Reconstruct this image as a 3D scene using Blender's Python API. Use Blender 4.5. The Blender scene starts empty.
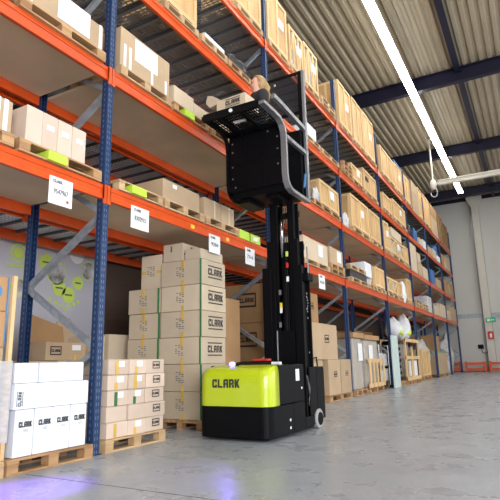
import bpy, bmesh, math, random
from mathutils import Vector, Matrix, Euler
random.seed(7)
S = bpy.context.scene
COL = S.collection
R = math.radians
PI = math.pi

# ------------------------------------------------------------ materials
def mat(name, col, rough=.6, metal=0., noise=0., nscale=6., col2=None, bump=0., bscale=30., stretch=(1, 1, 1), emis=None, estr=0., trans=0., alpha=1., coat=0., spec=.5):
    m = bpy.data.materials.new(name); m.use_nodes = True
    nt = m.node_tree; N = nt.nodes; L = nt.links
    b = N['Principled BSDF']
    b.inputs['Base Color'].default_value = (*col, 1)
    b.inputs['Roughness'].default_value = rough
    b.inputs['Metallic'].default_value = metal
    b.inputs['Transmission Weight'].default_value = trans
    b.inputs['Alpha'].default_value = alpha
    b.inputs['Coat Weight'].default_value = coat
    b.inputs['Specular IOR Level'].default_value = spec
    if emis:
        b.inputs['Emission Color'].default_value = (*emis, 1); b.inputs['Emission Strength'].default_value = estr
    if noise or bump:
        tc = N.new('ShaderNodeTexCoord'); mp = N.new('ShaderNodeMapping'); mp.inputs['Scale'].default_value = stretch
        L.new(tc.outputs['Object'], mp.inputs['Vector'])
        oi = N.new('ShaderNodeObjectInfo'); ad = N.new('ShaderNodeVectorMath'); ad.operation = 'ADD'
        mu = N.new('ShaderNodeMath'); mu.operation = 'MULTIPLY'; mu.inputs[1].default_value = 37
        L.new(oi.outputs['Random'], mu.inputs[0]); L.new(mp.outputs['Vector'], ad.inputs[0]); L.new(mu.outputs[0], ad.inputs[1])
        if noise:
            nz = N.new('ShaderNodeTexNoise'); nz.inputs['Scale'].default_value = nscale; nz.inputs['Detail'].default_value = 5
            L.new(ad.outputs[0], nz.inputs['Vector'])
            mx = N.new('ShaderNodeMix'); mx.data_type = 'RGBA'
            c2 = col2 or tuple(c * (1 - noise) for c in col)
            mr = N.new('ShaderNodeMapRange'); mr.inputs[1].default_value = .35; mr.inputs[2].default_value = .65
            L.new(nz.outputs['Fac'], mr.inputs[0])
            mx.inputs[6].default_value = (*col, 1); mx.inputs[7].default_value = (*c2, 1)
            L.new(mr.outputs[0], mx.inputs[0])
            # each object its own tone
            hs = N.new('ShaderNodeHueSaturation'); vr = N.new('ShaderNodeMapRange')
            vr.inputs[3].default_value = .9; vr.inputs[4].default_value = 1.08
            L.new(oi.outputs['Random'], vr.inputs[0]); L.new(vr.outputs[0], hs.inputs['Value']); L.new(mx.outputs[2], hs.inputs['Color'])
            L.new(hs.outputs[0], b.inputs['Base Color'])
        if bump:
            n2 = N.new('ShaderNodeTexNoise'); n2.inputs['Scale'].default_value = bscale; n2.inputs['Detail'].default_value = 4
            L.new(ad.outputs[0], n2.inputs['Vector'])
            bp = N.new('ShaderNodeBump'); bp.inputs['Strength'].default_value = bump; bp.inputs['Distance'].default_value = .01
            L.new(n2.outputs['Fac'], bp.inputs['Height']); L.new(bp.outputs[0], b.inputs['Normal'])
    return m

M = {}
M['blue'] = mat('blue_steel', (.012, .04, .12), .4, .1, .35, 5)
M['orange'] = mat('orange_steel', (.72, .09, .012), .32, 0, .15, 4)
M['galv'] = mat('galvanised_steel', (.40, .44, .49), .45, .5, .25, 12)
M['chip'] = mat('chipboard', (.86, .67, .46), .8, 0, .15, 1.2, bump=.1, bscale=60)
M['carton'] = mat('cardboard', (.50, .36, .225), .8, 0, .1, 2.5, bump=.08, bscale=25)
M['carton2'] = mat('pale_cardboard', (.60, .49, .355), .8, 0, .08, 2.5, bump=.08, bscale=25)
M['carton3'] = mat('tan_cardboard', (.45, .26, .12), .8, 0, .12, 2.5, bump=.08, bscale=25)
M['pinkcarton'] = mat('rosy_cardboard', (.66, .52, .42), .8, 0, .08, 2.5, bump=.08, bscale=25)
M['whitebox'] = mat('white_cardboard', (.80, .83, .88), .6, 0, .04, 2.5, bump=.04, bscale=15)
M['ply'] = mat('plywood', (.68, .45, .21), .65, 0, .2, 3, (.52, .31, .13), .1, 20, (1, 1, .25))
M['batten'] = mat('pine_batten', (.76, .54, .28), .65, 0, .25, 4, (.64, .42, .2), .1, 20, (1, .3, .3))
M['palletwood'] = mat('pallet_wood', (.52, .31, .15), .75, 0, .4, 3, (.30, .16, .07), .2, 25, (2, .4, 2))
M['palletpale'] = mat('pale_pallet_wood', (.62, .43, .24), .75, 0, .35, 3, (.40, .25, .13), .2, 25, (2, .4, 2))
M['darkwood'] = mat('dark_brown_board', (.30, .17, .07), .7, 0, .4, 3)
M['paper'] = mat('white_paper', (.82, .83, .85), .6)
M['ink'] = mat('black_ink', (.03, .028, .03), .6)
M['greyink'] = mat('grey_ink', (.13, .12, .12), .6)
M['tape'] = mat('yellow_tape', (.72, .45, .09), .4, 0, .1, 8)
M['greentape'] = mat('green_edge', (.03, .16, .05), .5)
M['clear'] = mat('pale_tape', (.62, .5, .36), .3)
M['lime'] = mat('lime_paint', (.47, .57, .01), .3, coat=.3)
M['limebox'] = mat('lime_card', (.50, .72, .06), .5)
M['black'] = mat('black_paint', (.004, .004, .005), .45, spec=.1)
M['blackmatte'] = mat('black_plastic', (.006, .006, .007), .6, spec=.1)
M['bodyblack'] = mat('satin_black_body', (.004, .004, .005), .4, spec=.08)
M['chrome'] = mat('polished_rod', (.5, .5, .52), .2, 1)
M['greytube'] = mat('grey_metal_tube', (.30, .31, .33), .35, .6)
M['rubber'] = mat('grey_tyre', (.35, .35, .34), .7)
M['red'] = mat('red_plastic', (.6, .03, .02), .4)
M['glass'] = mat('smoked_screen', (.03, .03, .035), .15, alpha=.6)
M['film'] = mat('stretch_film', (.75, .75, .77), .25, 0, .2, 8, bump=.5, bscale=14, stretch=(1, 1, 3), alpha=.38)
M['whitefilm'] = mat('white_wrap', (.66, .66, .68), .35, 0, .3, 8, bump=.6, bscale=12)
M['greyfilm'] = mat('dark_wrap', (.05, .05, .055), .3, 0, .5, 10, bump=.6, bscale=12)
M['foam'] = mat('pale_green_foam', (.55, .66, .64), .6, 0, .08, 4)
M['bag'] = mat('white_sack', (.80, .81, .84), .6, 0, .12, 4, bump=.6, bscale=9)
M['bluecloth'] = mat('blue_sheet', (.05, .18, .5), .5, 0, .3, 6, bump=.5, bscale=9)
M['bluecorner'] = mat('blue_edge', (.06, .2, .42), .5)
M['wall'] = mat('wall_panel', (.60, .595, .57), .8, 0, .05, .4)
M['column'] = mat('concrete_column', (.66, .64, .58), .8, 0, .08, 1)
M['darkwall'] = mat('dark_wall', (.06, .05, .045), .8, 0, .2, 1)
M['roof'] = mat('roof_sheet', (.35, .30, .215), .55, .0, .12, .5)
M['navy'] = mat('navy_steel', (.006, .006, .028), .5, 0, .2, 3)
M['led'] = mat('led_strip', (1, 1, 1), .5, emis=(1, .97, .9), estr=26)
M['safety'] = mat('red_orange_rail', (.70, .10, .03), .5, 0, .1, 4)
M['signgreen'] = mat('exit_green', (.02, .42, .22), .5)
M['skin'] = mat('skin', (.62, .34, .25), .5)
M['hair'] = mat('blond_hair', (.52, .33, .14), .5, 0, .35, 40, bump=.5, bscale=60, stretch=(3, 3, .4))
M['shirt'] = mat('black_shirt', (.016, .016, .02), .8)
M['trousers'] = mat('dark_trousers', (.03, .035, .05), .8)
M['vest'] = mat('pale_grey_cloth', (.6, .6, .6), .8)
M['beacon'] = mat('blue_led_lens', (.1, .1, .9), .3, emis=(.12, .09, 1), estr=9)
M['eye'] = mat('eye_dark', (.03, .02, .02), .3)
M['yellow'] = mat('yellow_sticker', (.8, .6, .05), .5)

def mesh_deck(name, col, dark=False):
    """galvanised grating: real openings cut by a regular pattern fixed to the sheet"""
    m = bpy.data.materials.new(name); m.use_nodes = True
    nt = m.node_tree; N = nt.nodes; L = nt.links; b = N['Principled BSDF']
    b.inputs['Base Color'].default_value = (*col, 1); b.inputs['Roughness'].default_value = .45; b.inputs['Metallic'].default_value = .3
    tc = N.new('ShaderNodeTexCoord'); sp = N.new('ShaderNodeSeparateXYZ'); L.new(tc.outputs['Object'], sp.inputs[0])
    def saw(out, freq, thr):
        a = N.new('ShaderNodeMath'); a.operation = 'MULTIPLY'; a.inputs[1].default_value = freq; L.new(out, a.inputs[0])
        f = N.new('ShaderNodeMath'); f.operation = 'FRACT'; L.new(a.outputs[0], f.inputs[0])
        g = N.new('ShaderNodeMath'); g.operation = 'GREATER_THAN'; g.inputs[1].default_value = thr; L.new(f.outputs[0], g.inputs[0])
        return g.outputs[0]
    if dark:
        hx = saw(sp.outputs['X'], 9, .2); hy = saw(sp.outputs['Y'], 15, .38)
        h = N.new('ShaderNodeMath'); h.operation = 'MULTIPLY'; L.new(hx, h.inputs[0]); L.new(hy, h.inputs[1])
        z = saw(sp.outputs['Y'], 2.6, .15)
        h2 = N.new('ShaderNodeMath'); h2.operation = 'MULTIPLY'; L.new(h.outputs[0], h2.inputs[0]); L.new(z, h2.inputs[1])
        hole = h2.outputs[0]
    else:
        hx = saw(sp.outputs['X'], 12, .45); hy = saw(sp.outputs['Y'], 16, .45)
        h = N.new('ShaderNodeMath'); h.operation = 'MULTIPLY'; L.new(hx, h.inputs[0]); L.new(hy, h.inputs[1]); hole = h.outputs[0]
    inv = N.new('ShaderNodeMath'); inv.operation = 'SUBTRACT'; inv.inputs[0].default_value = 1; L.new(hole, inv.inputs[1])
    L.new(inv.outputs[0], b.inputs['Alpha'])
    return m
M['grating'] = mesh_deck('perforated_steel_deck', (.34, .34, .33), True)
M['wiremesh'] = mesh_deck('wire_mesh_deck', (.85, .9, .95))

# floor: smooth grey concrete with scuffs
def floor_mat():
    m = bpy.data.materials.new('polished_concrete'); m.use_nodes = True
    nt = m.node_tree; N = nt.nodes; L = nt.links; b = N['Principled BSDF']
    tc = N.new('ShaderNodeTexCoord')
    def nz(scale, detail, lo, hi, st=(1, 1, 1), rough=.6):
        mp = N.new('ShaderNodeMapping'); mp.inputs['Scale'].default_value = st; L.new(tc.outputs['Object'], mp.inputs[0])
        n = N.new('ShaderNodeTexNoise'); n.inputs['Scale'].default_value = scale; n.inputs['Detail'].default_value = detail; n.inputs['Roughness'].default_value = rough
        L.new(mp.outputs[0], n.inputs['Vector'])
        r = N.new('ShaderNodeMapRange'); r.inputs[1].default_value = lo; r.inputs[2].default_value = hi; L.new(n.outputs['Fac'], r.inputs[0]); return r.outputs[0]
    def mix(f, a, c):
        x = N.new('ShaderNodeMix'); x.data_type = 'RGBA'; L.new(f, x.inputs[0])
        if isinstance(a, tuple): x.inputs[6].default_value = (*a, 1)
        else: L.new(a, x.inputs[6])
        x.inputs[7].default_value = (*c, 1); return x.outputs[2]
    c = mix(nz(.7, 4, .35, .7), (.31, .335, .375), (.37, .395, .43))
    c = mix(nz(3.5, 8, .52, .85, (1, .6, 1), .7), c, (.19, .20, .22))
    c = mix(nz(1.1, 8, .5, .8, (1, 1.6, 1), .75), c, (.27, .29, .325))
    c = mix(nz(30, 4, .45, .75, (1, .5, 1)), c, (.26, .28, .31))
    c = mix(nz(14, 3, .66, .8, (2.5, .5, 1)), c, (.44, .46, .48))
    L.new(c, b.inputs['Base Color'])
    rr = N.new('ShaderNodeMapRange'); L.new(nz(2, 4, .3, .7), rr.inputs[0]); rr.inputs[3].default_value = .2; rr.inputs[4].default_value = .42
    L.new(rr.outputs[0], b.inputs['Roughness'])
    return m
M['floor'] = floor_mat()
M['support'] = mat('dark_steel_support', (.10, .105, .11), .5, .3)

def slat_mat():
    m = mat('brown_slat_wall', (.075, .042, .028), .7)
    nt = m.node_tree; N = nt.nodes; L = nt.links; b = N['Principled BSDF']
    tc = N.new('ShaderNodeTexCoord'); sp = N.new('ShaderNodeSeparateXYZ'); L.new(tc.outputs['Object'], sp.inputs[0])
    a = N.new('ShaderNodeMath'); a.operation = 'MULTIPLY'; a.inputs[1].default_value = 8; L.new(sp.outputs['Z'], a.inputs[0])
    f = N.new('ShaderNodeMath'); f.operation = 'FRACT'; L.new(a.outputs[0], f.inputs[0])
    bp = N.new('ShaderNodeBump'); bp.inputs['Distance'].default_value = .03; L.new(f.outputs[0], bp.inputs['Height']); L.new(bp.outputs[0], b.inputs['Normal'])
    return m
M['slat'] = slat_mat()

# ------------------------------------------------------------ mesh builder
class MB:
    def __init__(s): s.v = []; s.f = []
    def box(s, x0, x1, y0, y1, z0, z1, mtx=None):
        n = len(s.v)
        P = [Vector(p) for p in ((x0, y0, z0), (x1, y0, z0), (x1, y1, z0), (x0, y1, z0), (x0, y0, z1), (x1, y0, z1), (x1, y1, z1), (x0, y1, z1))]
        if mtx: P = [mtx @ p for p in P]
        s.v += P; s.f += [tuple(n + i for i in q) for q in ((0, 3, 2, 1), (4, 5, 6, 7), (0, 1, 5, 4), (1, 2, 6, 5), (2, 3, 7, 6), (3, 0, 4, 7))]
        return s
    def prism(s, pts, axis, a0, a1):
        """pts: 2D outline in the two other axes, extruded along axis"""
        n = len(s.v); k = len(pts)
        for a in (a0, a1):
            for (p, q) in pts:
                s.v.append(Vector((a, p, q)) if axis == 'x' else Vector((p, a, q)) if axis == 'y' else Vector((p, q, a)))
        s.f.append(tuple(range(n, n + k))); s.f.append(tuple(range(n + 2 * k - 1, n + k - 1, -1)))
        for i in range(k):
            j = (i + 1) % k; s.f.append((n + i, n + k + i, n + k + j, n + j))
        return s
    def tube(s, pts, r, seg=10, sq=False):
        pts = [Vector(p) for p in pts]; n = len(s.v); up = Vector((0, 0, 1))
        if sq: seg = 4
        for i, p in enumerate(pts):
            d = (pts[min(i + 1, len(pts) - 1)] - pts[max(i - 1, 0)]).normalized()
            a = d.cross(up)
            if a.length < .05: a = d.cross(Vector((1, 0, 0)))
            a.normalize(); b = d.cross(a)
            rr = r[i] if isinstance(r, (list, tuple)) else r
            for k in range(seg):
                t = 2 * PI * (k + (.5 if sq else 0)) / seg
                s.v.append(p + (a * math.cos(t) + b * math.sin(t)) * rr * (1.414 if sq else 1))
        for i in range(len(pts) - 1):
            for k in range(seg):
                a = n + i * seg + k; b = n + i * seg + (k + 1) % seg
                s.f.append((a, b, b + seg, a + seg))
        s.f.append(tuple(range(n + seg - 1, n - 1, -1))); m = n + (len(pts) - 1) * seg; s.f.append(tuple(range(m, m + seg)))
        return s
    def ball(s, c, r, seg=12, rings=8, fn=None):
        c = Vector(c); r = Vector(r) if not isinstance(r, (int, float)) else Vector((r, r, r)); n = len(s.v)
        for i in range(rings + 1):
            th = PI * i / rings
            for k in range(seg):
                ph = 2 * PI * k / seg
                d = Vector((math.sin(th) * math.cos(ph), math.sin(th) * math.sin(ph), math.cos(th)))
                q = Vector((d.x * r.x, d.y * r.y, d.z * r.z))
                if fn: q = fn(q, d)
                s.v.append(c + q)
        for i in range(rings):
            for k in range(seg):
                a = n + i * seg + k; b = n + i * seg + (k + 1) % seg
                s.f.append((a, a + seg, b + seg, b))
        return s
    def mesh(s, name, m, bevel=0, smooth=False):
        me = bpy.data.meshes.new(name)
        me.from_pydata([tuple(v) for v in s.v], [], s.f)
        bm = bmesh.new(); bm.from_mesh(me)
        bmesh.ops.remove_doubles(bm, verts=bm.verts, dist=1e-5) if smooth else None
        bmesh.ops.recalc_face_normals(bm, faces=bm.faces)
        if bevel: bmesh.ops.bevel(bm, geom=list(bm.edges), offset=bevel, segments=2 if smooth else 1, affect='EDGES', profile=.5)
        if smooth:
            for f in bm.faces: f.smooth = True
        bm.to_mesh(me); bm.free()
        me.materials.append(m)
        return me
    def build(s, name, m, parent=None, bevel=0, smooth=False):
        return link(name, s.mesh(name, m, bevel, smooth), parent)

def link(name, me, parent=None, loc=None, rot=None, scale=None):
    o = bpy.data.objects.new(name, me); COL.objects.link(o)
    if parent: o.parent = parent
    if loc: o.location = loc
    if rot: o.rotation_euler = rot
    if scale: o.scale = scale
    return o
def B(*a, **k): return MB().box(*a, **k)
def tag(o, label=None, cat=None, group=None, kind=None):
    if label: o['label'] = label
    if cat: o['category'] = cat
    if group: o['group'] = group
    if kind: o['kind'] = kind
    return o
def root(name, label, cat, loc=(0, 0, 0), group=None):
    o = link(name, None, None, loc); return tag(o, label, cat, group)
def struct(o): o['kind'] = 'structure'; return o
def copy_tree(o, parent=None):
    c = o.copy(); COL.objects.link(c); c.parent = parent
    for ch in list(o.children): copy_tree(ch, c)
    return c

RX = (R(90), 0, R(90))      # lettering on a face that looks along +X
RY = (R(90), 0, 0)          # lettering on a face that looks along -Y
_tc = {}
def text_me(body, m, bold=.012, ext=.002):
    key = (body, m.name, bold)
    if key in _tc: return _tc[key]
    cu = bpy.data.curves.new('lettering', 'FONT'); cu.body = body; cu.size = 1; cu.align_x = 'CENTER'; cu.align_y = 'CENTER'
    cu.extrude = ext; cu.offset = bold; cu.resolution_u = 3
    o = bpy.data.objects.new('tmp', cu); COL.objects.link(o)
    bpy.context.view_layer.update()
    me = bpy.data.meshes.new_from_object(o.evaluated_get(bpy.context.evaluated_depsgraph_get()))
    bpy.data.objects.remove(o); me.materials.clear(); me.materials.append(m); me.name = 'lettering_' + body
    # plain block widths: normalise to width 1
    xs = [v.co.x for v in me.vertices]; w = max(xs) - min(xs); cx = (max(xs) + min(xs)) / 2
    ys = [v.co.y for v in me.vertices]; h = max(ys) - min(ys); cy = (max(ys) + min(ys)) / 2
    for v in me.vertices: v.co = Vector(((v.co.x - cx) / w, (v.co.y - cy) / h * .28, v.co.z / w * .0 + (.004 if v.co.z > 0 else 0)))
    _tc[key] = me
    return me
def merge_me(parts, name, m):
    bm = bmesh.new()
    for me, mt in parts:
        t = me.copy(); t.transform(mt); bm.from_mesh(t); bpy.data.meshes.remove(t)
    me = bpy.data.meshes.new(name); bm.to_mesh(me); bm.free(); me.materials.append(m); return me
def block_word(m):
    """heavy square capitals C L A R K, overall width 1, height .26"""
    h, t, w, g = .26, .055, .168, .04
    b = MB()
    def q(*p): b.prism(list(p), 'z', 0, .004)
    def rc(x0, x1, y0, y1): q((x0, y0), (x1, y0), (x1, y1), (x0, y1))
    x = -.5
    c = .035
    q((x + c, h / 2), (x, h / 2 - c), (x, -h / 2 + c), (x + c, -h / 2), (x + t, -h / 2 + t), (x + t, h / 2 - t)); rc(x + c, x + w, h / 2 - t, h / 2); rc(x + c, x + w, -h / 2, -h / 2 + t)
    rc(x + w - t, x + w, h / 2 - t * 1.7, h / 2 - t); rc(x + w - t, x + w, -h / 2 + t, -h / 2 + t * 1.7)
    x += w + g; rc(x, x + t, -h / 2, h / 2); rc(x + t, x + w, -h / 2, -h / 2 + t)
    x += w + g; rc(x, x + t, -h / 2, h / 2 - c); rc(x + w - t, x + w, -h / 2, h / 2); q((x, h / 2 - c), (x + t, h / 2 - c), (x + t, h / 2), (x + c, h / 2)); rc(x + t, x + w - t, h / 2 - t, h / 2); rc(x + t, x + w - t, -.035, .01)
    x += w + g; rc(x, x + t, -h / 2, h / 2); rc(x + t, x + w - t, h / 2 - t, h / 2); rc(x + t, x + w - t, -.035, .01); q((x + w - t, -.035), (x + w, -.01), (x + w, h / 2 - c), (x + w - c, h / 2), (x + w - t, h / 2)); rc(x + w - t, x + w, -h / 2, -.035)
    x += w + g; rc(x, x + t, -h / 2, h / 2); q((x + t, -.03), (x + t + .03, -.03), (x + w, h / 2), (x + w - t * 1.1, h / 2), (x + t, .03)); q((x + t + .0, .0), (x + t + .045, .02), (x + w + .005, -h / 2), (x + w - t * 1.15, -h / 2))
    return b.mesh('block_word', m)
T = block_word(M['ink'])
fr0 = MB()
for i in range(14): fr0.box(-.5 + i / 14, -.5 + i / 14 + .052, .20, .245, 0, .004).box(-.5 + i / 14, -.5 + i / 14 + .052, -.25, -.205, 0, .004)
LOGO = merge_me([(T, Matrix.Identity(4)), (fr0.mesh('bar', M['ink']), Matrix.Identity(4))], 'printed_logo', M['ink'])
# dark framed stamp
fr = MB().box(-.5, .5, .24, .32, 0, .003).box(-.5, .5, -.32, -.24, 0, .003).box(-.5, -.44, -.24, .24, 0, .003).box(.44, .5, -.24, .24, 0, .003)
STAMP = merge_me([(T, Matrix.Scale(.8, 4)), (fr.mesh('frame', M['ink']), Matrix.Identity(4))], 'printed_stamp', M['ink'])
# small printed lines on the tall cartons
pr = MB()
for i in range(6):
    for j in range(3):
        if (i * 3 + j) % 4 == 3: continue
        pr.box(-.5 + j * .36, -.5 + j * .36 + .24, .5 - i * .19, .5 - i * .19 + .07, 0, .002)
PRINT = pr.mesh('printed_marks', M['greyink'])

def carton_me(w, d, h, m, seam='y'):
    b = MB()
    j = lambda: random.uniform(-.006, .006)
    b.box(-w / 2 + j(), w / 2 + j(), -d / 2 + j(), d / 2 + j(), 0.002, h - .006)
    g = .004
    if seam == 'y':
        b.box(-w / 2 + .003, -g, -d / 2 + .003, d / 2 - .003, h - .008, h); b.box(g, w / 2 - .003, -d / 2 + .003, d / 2 - .003, h - .008, h)
    else:
        b.box(-w / 2 + .003, w / 2 - .003, -d / 2 + .003, -g, h - .008, h); b.box(-w / 2 + .003, w / 2 - .003, g, d / 2 - .003, h - .008, h)
    return b.mesh('carton', m, bevel=.004)

def carton(x0, x1, y0, y1, z0, z1, m, label, group=None, name='cardboard_box', cat='box', logo=None, stamp=None, label_p=None, tape=None, green=False, prints=None, rz=0, lsize=.45):
    w, d, h = x1 - x0, y1 - y0, z1 - z0
    o = link(name, carton_me(w, d, h, M[m]), None, ((x0 + x1) / 2, (y0 + y1) / 2, z0), (0, 0, R(rz)))
    tag(o, label, cat, group)
    e = .004
    def on(face, u, v, me, nm, sx, sy=None, sz=1):
        if face == 'x': lo = (w / 2 + e, u * d, h * (.5 + v)); ro = RX
        else: lo = (u * w, -d / 2 - e, h * (.5 + v)); ro = RY
        return link(nm, me, o, lo, ro, (sx, sy or sx, sz))
    for f in (logo or ''): on(f, .08, .05, LOGO, 'printed_logo', (d if f == 'x' else w) * lsize)
    for f in (stamp or ''): on(f, .05, .08, STAMP, 'printed_logo', (d if f == 'x' else w) * lsize)
    for f in (prints or ''): on(f, 0, 0, PRINT, 'printed_marks', .16, .16)
    if label_p:
        for (f, u, v, a, c) in label_p:
            if f == 'x': B(w / 2, w / 2 + .003, u * d - a / 2, u * d + a / 2, h * (.5 + v) - c / 2, h * (.5 + v) + c / 2).build('paper_label', M['paper'], o)
            else: B(u * w - a / 2, u * w + a / 2, -d / 2 - .003, -d / 2 + .0, h * (.5 + v) - c / 2, h * (.5 + v) + c / 2).build('paper_label', M['paper'], o)
    if tape:
        for (f, u, v0, v1, k) in tape:
            if f == 'x': B(w / 2, w / 2 + .004, u * d - .025, u * d + .025, h * v0, h * v1).build('tape', M[k], o)
            else: B(u * w - .025, u * w + .025, -d / 2 - .007, -d / 2, h * v0, h * v1).build('tape', M[k], o)
    if green:
        MB().box(w / 2 - .012, w / 2 + .007, -d / 2 - .007, -d / 2 + .02, 0.0, h - .004).build('green_edge_strip', M['greentape'], o)
    return o

# ---- pallet: unit footprint 1.2 (y) x .8 (x), height .144
def pallet_proto(wood):
    top = MB()
    for i in range(7): x = -.4 + i * (.8 - .1) / 6; top.box(x, x + .095, -.6, .6, .122, .144)
    for y in (-.6, -.07, .455): top.box(-.4, .4, y, y + .145, .1, .122)
    blk = B(-.05, .05, -.07, .07, .022, .1)
    run = B(-.05, .05, -.6, .6, 0, .022)
    return top.mesh('top_boards', wood, .002), blk.mesh('block', wood, .003), run.mesh('bottom_board', wood, .002)
PP = {k: pallet_proto(M[k]) for k in ('palletwood', 'palletpale')}
def pallet(x0, x1, y0, y1, z, label, group=None, wood='palletwood', name='wooden_pallet', h=.144):
    r = root(name, label, 'pallet', ((x0 + x1) / 2, (y0 + y1) / 2, z), group)
    r.scale = ((x1 - x0) / .8, (y1 - y0) / 1.2, h / .144)
    t, b, rn = PP[wood]
    link('top_boards', t, r)
    for x in (-.35, 0, .35):
        link('bottom_board', rn, r, (x, 0, 0))
        for y in (-.53, 0, .53): link('block', b, r, (x, y, 0))
    return r

def crate(x0, x1, y0, y1, z0, z1, label, group=None, lab=True, style='ply', name='wooden_crate', mark=False):
    w, d, h = x1 - x0, y1 - y0, z1 - z0
    r = root(name, label, 'crate', ((x0 + x1) / 2, (y0 + y1) / 2, z0), group)
    t = .03
    dark = style == 'dark'
    P_, F_ = (M['darkwood'], M['darkwood']) if dark else (M['ply'], M['batten'])
    if style == 'lattice':
        B(-w / 2 + .05, w / 2 - .05, -d / 2 + .05, d / 2 - .05, .09, h - .06).build('wrapped_load', M['whitefilm'], r, .03)
    else:
        B(-w / 2 + t, w / 2 - t, -d / 2 + t, d / 2 - t, .06, h - .02).build('plywood_panels', P_, r, .003)
    fr = MB(); bw = .075
    for sx in (-1, 1):
        X0, X1 = (w / 2 - t, w / 2) if sx > 0 else (-w / 2, -w / 2 + t)
        fr.box(X0, X1, -d / 2, d / 2, .06, .06 + bw); fr.box(X0, X1, -d / 2, d / 2, h - bw, h)
        ys = [-d / 2, d / 2 - bw] + ([-bw / 2] if d > 1.0 else [])
        for y in ys: fr.box(X0, X1 + .001 * sx, y, y + bw, .06 + bw, h - bw)
        if style == 'lattice':
            n = 3
            for k in range(n):
                y0_ = -d / 2 + k * d / n
                a = Vector((0, y0_ + .04, .12)); bb = Vector((0, y0_ + d / n - .04, h - .1)) if k % 2 else Vector((0, y0_ + d / n - .04, h - .1))
                if k % 2: a.z, bb.z = bb.z, a.z
                ln = (bb - a).length; ang = math.atan2(bb.z - a.z, bb.y - a.y)
                mt = Matrix.Translation(Vector(((X0 + X1) / 2, a.y, a.z))) @ Matrix.Rotation(ang, 4, 'X')
                fr.box(-t / 2, t / 2, 0, ln, -.025, .025, mt)
            for k in range(1, n): fr.box(X0, X1, -d / 2 + k * d / n - .03, -d / 2 + k * d / n + .03, .13, h - bw)
    for sy in (-1, 1):
        Y0, Y1 = (d / 2 - t, d / 2) if sy > 0 else (-d / 2, -d / 2 + t)
        fr.box(-w / 2 + t, w / 2 - t, Y0, Y1, .06, .06 + bw); fr.box(-w / 2 + t, w / 2 - t, Y0, Y1, h - bw, h)
        for x in (-w / 2 + t, -bw / 2, w / 2 - bw - t): fr.box(x, x + bw, Y0, Y1, .06 + bw, h - bw)
    fr.box(-w / 2, w / 2, -d / 2, d / 2, h - .006, h + .004) if style != 'lattice' else None
    fr.build('batten_frame', F_, r)
    for y in (-d / 2 + .02, -.05, d / 2 - .12): B(-w / 2, w / 2, y, y + .1, 0, .06).build('skid', F_, r)
    if lab: B(w / 2 - t, w / 2 + .004, d * .05, d * .05 + min(.28, d * .3), h * .5, h * .5 + .24).build('paper_label', M['paper'], r)
    if mark: B(w / 2 - t, w / 2 + .003, -d * .3, -d * .12, h * .55, h * .55 + .14).build('black_marking', M['ink'], r)
    return r

# ------------------------------------------------------------ setting
struct(B(-3.3, 16, -14, 38.2, -.2, 0).build('floor', M['floor']))
struct(B(-3.3, 16, 38, 38.3, 0, 12.6).build('wall_back', M['wall']))
struct(B(-3.3, -3.1, -14, 38, 0, 12.6).build('wall_left', M['darkwall']))
struct(B(16, 16.3, -14, 38.3, 5, 12.6).build('wall_right', M['wall']))
struct(B(-3.3, 16.3, -14.3, -14, 5, 12.6).build('wall_front', M['wall']))
# corrugated roof sheet (one continuous trapezoid profile)
pts = []; x = -3.3; P = .3
while x < 16.2:
    pts += [(x, 12.1), (x + P * .35, 12.1), (x + P * .5, 12.17), (x + P * .85, 12.17)]; x += P
b = MB(); n = 0
for (a, z) in pts:
    b.v += [Vector((a, -14, z)), Vector((a, 38.2, z))]
for i in range(len(pts) - 1): b.f.append((2 * i, 2 * i + 1, 2 * i + 3, 2 * i + 2))
b.box(-3.3, 16.3, -14.3, 38.3, 12.26, 12.4)
struct(b.build('ceiling', M['roof']))
# cross girders and long members
g = 'navy roof girders across the hall'
for k, y in enumerate((-4.0, 3.9, 11.8, 19.7, 27.6, 35.4)):
    b = MB().box(-3.1, 16, y, y + .24, 11.5, 11.53).box(-3.1, 16, y, y + .24, 12.05, 12.09).box(-3.1, 16, y + .11, y + .13, 11.53, 12.05)
    o = b.build('trim_%d' % (k + 1), M['navy']); struct(o)
b = MB().box(3.0, 3.17, -14, 38, 11.93, 12.09).box(2.97, 3.2, -14, 38, 11.9, 11.93)
struct(b.build('trim_7', M['navy']))
struct(B(-3.1, 16, 37.9, 38, 11.85, 12.1).build('trim_8', M['navy']))
# LED lines under the roof
def led(x, y0, y1, label):
    r = root('strip_light', label, 'light', (x, y0, 11.3), 'long LED lines under the roof')
    B(-.13, .13, 0, y1 - y0, .06, .16).build('housing', M['galv'], r)
    B(-.14, .14, 0, y1 - y0, 0, .06).build('diffuser', M['led'], r)
    y = .7
    while y < y1 - y0: B(-.01, .01, y, y + .02, .16, .78).build('hanger', M['galv'], r); y += 7.9
led(1.38, -6, 34, 'long bright white strip light running along under the corrugated roof')
led(7.5, -6, 34, 'added second strip light over the hall, unseen to the right of the view')  # unseen lamp added for more light in the hall
# crane rail + chain hoist in front of the back wall
r = root('crane_rail', 'pale steel crane rail crossing high up near the back wall', 'crane', (1.1, 26.2, 9.55))
B(0, 12, -.1, .1, 0, .05).build('lower_flange', M['column'], r); B(0, 12, -.1, .1, .2, .25).build('upper_flange', M['column'], r); B(0, 12, -.02, .02, .05, .2).build('web', M['column'], r)
B(3.6, 3.75, -.08, .08, .25, 2.6).build('hanger', M['column'], r)
r.rotation_euler = (0, 0, 0)
B(8, 8.15, -.08, .08, .25, 2.6).build('hanger', M['column'], r)
r = root('chain_hoist', 'small chain hoist hanging at the left end of the crane rail', 'hoist', (.85, 26.2, 8.85))
MB().tube([(0, 0, .9), (0, 0, 3.25)], .045).build('suspension_rod', M['column'], r)
MB().box(.03, .249, -.03, .03, .75, .83).build('bracket', M['column'], r)
MB().ball((0, 0, .78), (.17, .17, .28)).build('motor', M['column'], r, smooth=True)
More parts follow.
